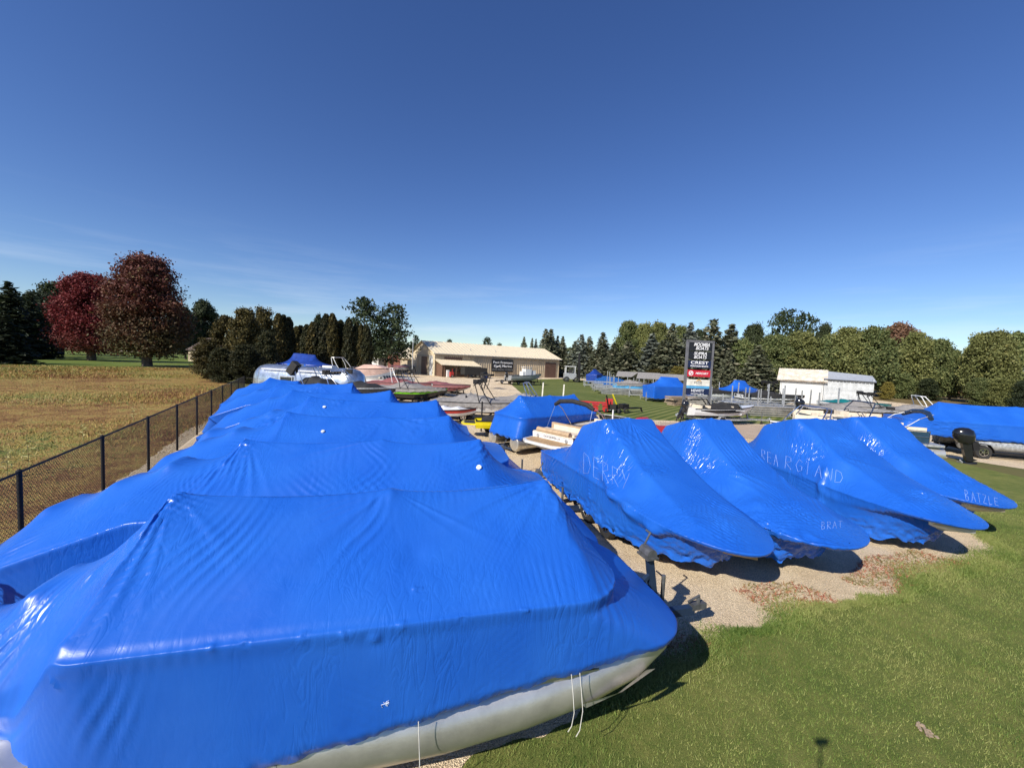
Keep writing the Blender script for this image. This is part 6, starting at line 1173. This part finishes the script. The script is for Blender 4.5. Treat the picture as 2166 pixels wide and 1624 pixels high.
# ------------------------------------------------------------------ boat lift stock between lawn and trees
def lift_mesh(t, L_, W, H, seed, m='galv'):
    q = random.Random(seed)
    for u in (-L_/2, L_/2):
        for v in (-W/2, W/2): MB().bar((u, v, 0), (u+q.uniform(-.05, .05), v, H*q.choice((1, 1, .6))), .09).build('corner_post', M[m], t)
    for z in (.3, .95):
        if z > H: break
        for v in (-W/2, W/2): MB().bar((-L_/2, v, z), (L_/2, v, z), .09).build('beam', M[m], t)
        for u in np.linspace(-L_/2+.1, L_/2-.1, 3): MB().bar((u, -W/2, z+.02), (u, W/2, z+.02), .07).build('beam', M[m], t)
lft = [(1290, 812, 60, 0, 5, 2.6, 1.2), (1330, 815, 57, 8, 6, 2.6, 1.0), (1370, 820, 53, -6, 5, 2.5, 1.5), (1400, 828, 48, 5, 4.5, 2.2, 1.8), (1322, 806, 70, 0, 6, 3, 3.0), (1350, 804, 68, 10, 5, 3, 4.2), (1545, 840, 42, 0, 5, 2.5, 2.4), (1505, 838, 45, 6, 5, 2.4, 1.6), (1590, 846, 41, -4, 4.8, 2.5, 2.6), (1650, 856, 38, 0, 5.4, 2.5, 2.5), (1695, 862, 38, 3, 5, 2.5, 3.0), (1620, 848, 44, 0, 5, 2.6, 2.8), (1385, 808, 62, 4, 6, 3, 2.0), (1420, 812, 60, -5, 5, 3, 2.2), (1265, 804, 72, 0, 5, 3, 2.4), (1745, 862, 40, 0, 4.5, 2.4, 2.6), (1560, 830, 52, 0, 6, 3, 2.6)]
order = sorted(range(len(lft)), key=lambda i: (lft[i][0]))
for n_, i in enumerate(order):
    px, py, d, rz, L_, W, H = lft[i]; p = atd(px, py, d)
    t = thing('boat_lift', f'bare metal boat lift frame, {ords[n_]} from the left in the stock beyond the lawn', 'boat lift', (p.x, d, 0), R(rz-6), 'boat lift frames stored beyond the lawn'); lift_mesh(t, L_, W, H, i, 'galv' if i % 3 else 'alu')
for i, (px, py, d, L_, rz, m_, lb) in enumerate(((1320, 815, 55, 8, -6, 'alu', 'stack of long silver dock sections at the back edge of the lawn'), (1265, 808, 66, 2.2, 0, 'galv', 'short grey stack of dock panels left in the stock yard'), (1440, 845, 43.5, 4, 25, 'wood', 'pile of weathered timbers at the lawn edge left of the sign'), (1480, 848, 42, 3, 10, 'concrete', 'low pile of pale rubble right behind the sign'), (1580, 850, 39.5, 6, -3, 'alu', 'silver dock sections lying right of the sign'), (1640, 860, 36.5, 6, -2, 'alu', 'long silver pontoon frame lying left of the black fishing boat'))):
    p = atd(px, py, d); t = thing('dock_stack', lb, 'stack', (p.x, d, 0), R(rz)); nb = 5
    for k in range(nb):
        MB().box((rnd.uniform(-.2, .2), rnd.uniform(-.1, .1), .12+k*.2), (L_*rnd.uniform(.8, 1), 1.3*rnd.uniform(.8, 1), .14), rz=rnd.uniform(-.04, .04)*(4 if m_ in ('wood', 'concrete') else 1)).build('section', M[m_], t)
for px, py, d, rz, lb, m_ in ((1290, 800, 78, 0, 'blue tarpaulin roll behind the lift frames, left', 'bluepaint'), (1275, 797, 84, 5, 'second blue covered bundle behind the lift frames', 'bluepaint')):
    p = atd(px, py, d); t = thing('tarp_bundle', lb, 'bundle', (p.x, d, 0), R(rz)); MB().prism([(-3, 0), (3, 0), (2.8, 1.2), (1, 1.7), (-1, 1.7), (-2.8, 1.2)], -1, 1).build('cover', M[m_], t)
for px, py, d, lb in ((1397, 800, 64, 'grey beige canopy over a lift, left of the sign'), (1350, 798, 70, 'pale canopy behind the wooden frame')):
    p = atd(px, 806, d); t = thing('lift_canopy', lb, 'canopy', (p.x, d, 0), 0); MB().loft([[(-4.5, -1.5, 2.2), (4.5, -1.5, 2.2)], [(-3.8, 0, 3.1), (3.8, 0, 3.1)], [(-4.5, 1.5, 2.2), (4.5, 1.5, 2.2)]]).build('canopy_top', M['greycov'], t)
    b = MB()
    for u in (-4, 4):
        for v in (-1.4, 1.4): b.bar((u, v, 0), (u, v, 2.25), .1)
    b.build('canopy_posts', M['galv'], t)
# phone on a pole at the viewpoint (it throws the small shadow on the grass)
t = thing('phone_pole', 'thin pole with a dark flat head whose shadow lies on the grass', 'pole', (-_F[0]*.0, -.09, 0)); MB().box((0, 0, CAM_H-.0), (.16, .012, .08)).build('pole_head', M['blackm'], t); MB().tube([(0, 0, 0), (0, 0, CAM_H-.05)], .012, 8).build('pole_shaft', M['blackm'], t)
# bare earth patches and a dry stick on the grass
p = at(1957, 1548); q = MB()
for k in range(26): a_ = rnd.uniform(0, 6.28); r_ = rnd.uniform(0, 1); q.box((p.x+(math.cos(a_)*.03*r_+.1*(rnd.random()-.5)), p.y+.0+(math.sin(a_)*.05*r_-.16*(rnd.random()-.5)), .02+rnd.uniform(0, .012)), (rnd.uniform(.015, .05), rnd.uniform(.01, .03), .015), rz=rnd.uniform(0, 3))
tag(q.build('earth_clod', M['wood'], None), 'tan crumbled clod of bare earth lying in the grass at lower right', 'earth clod', kind='stuff')
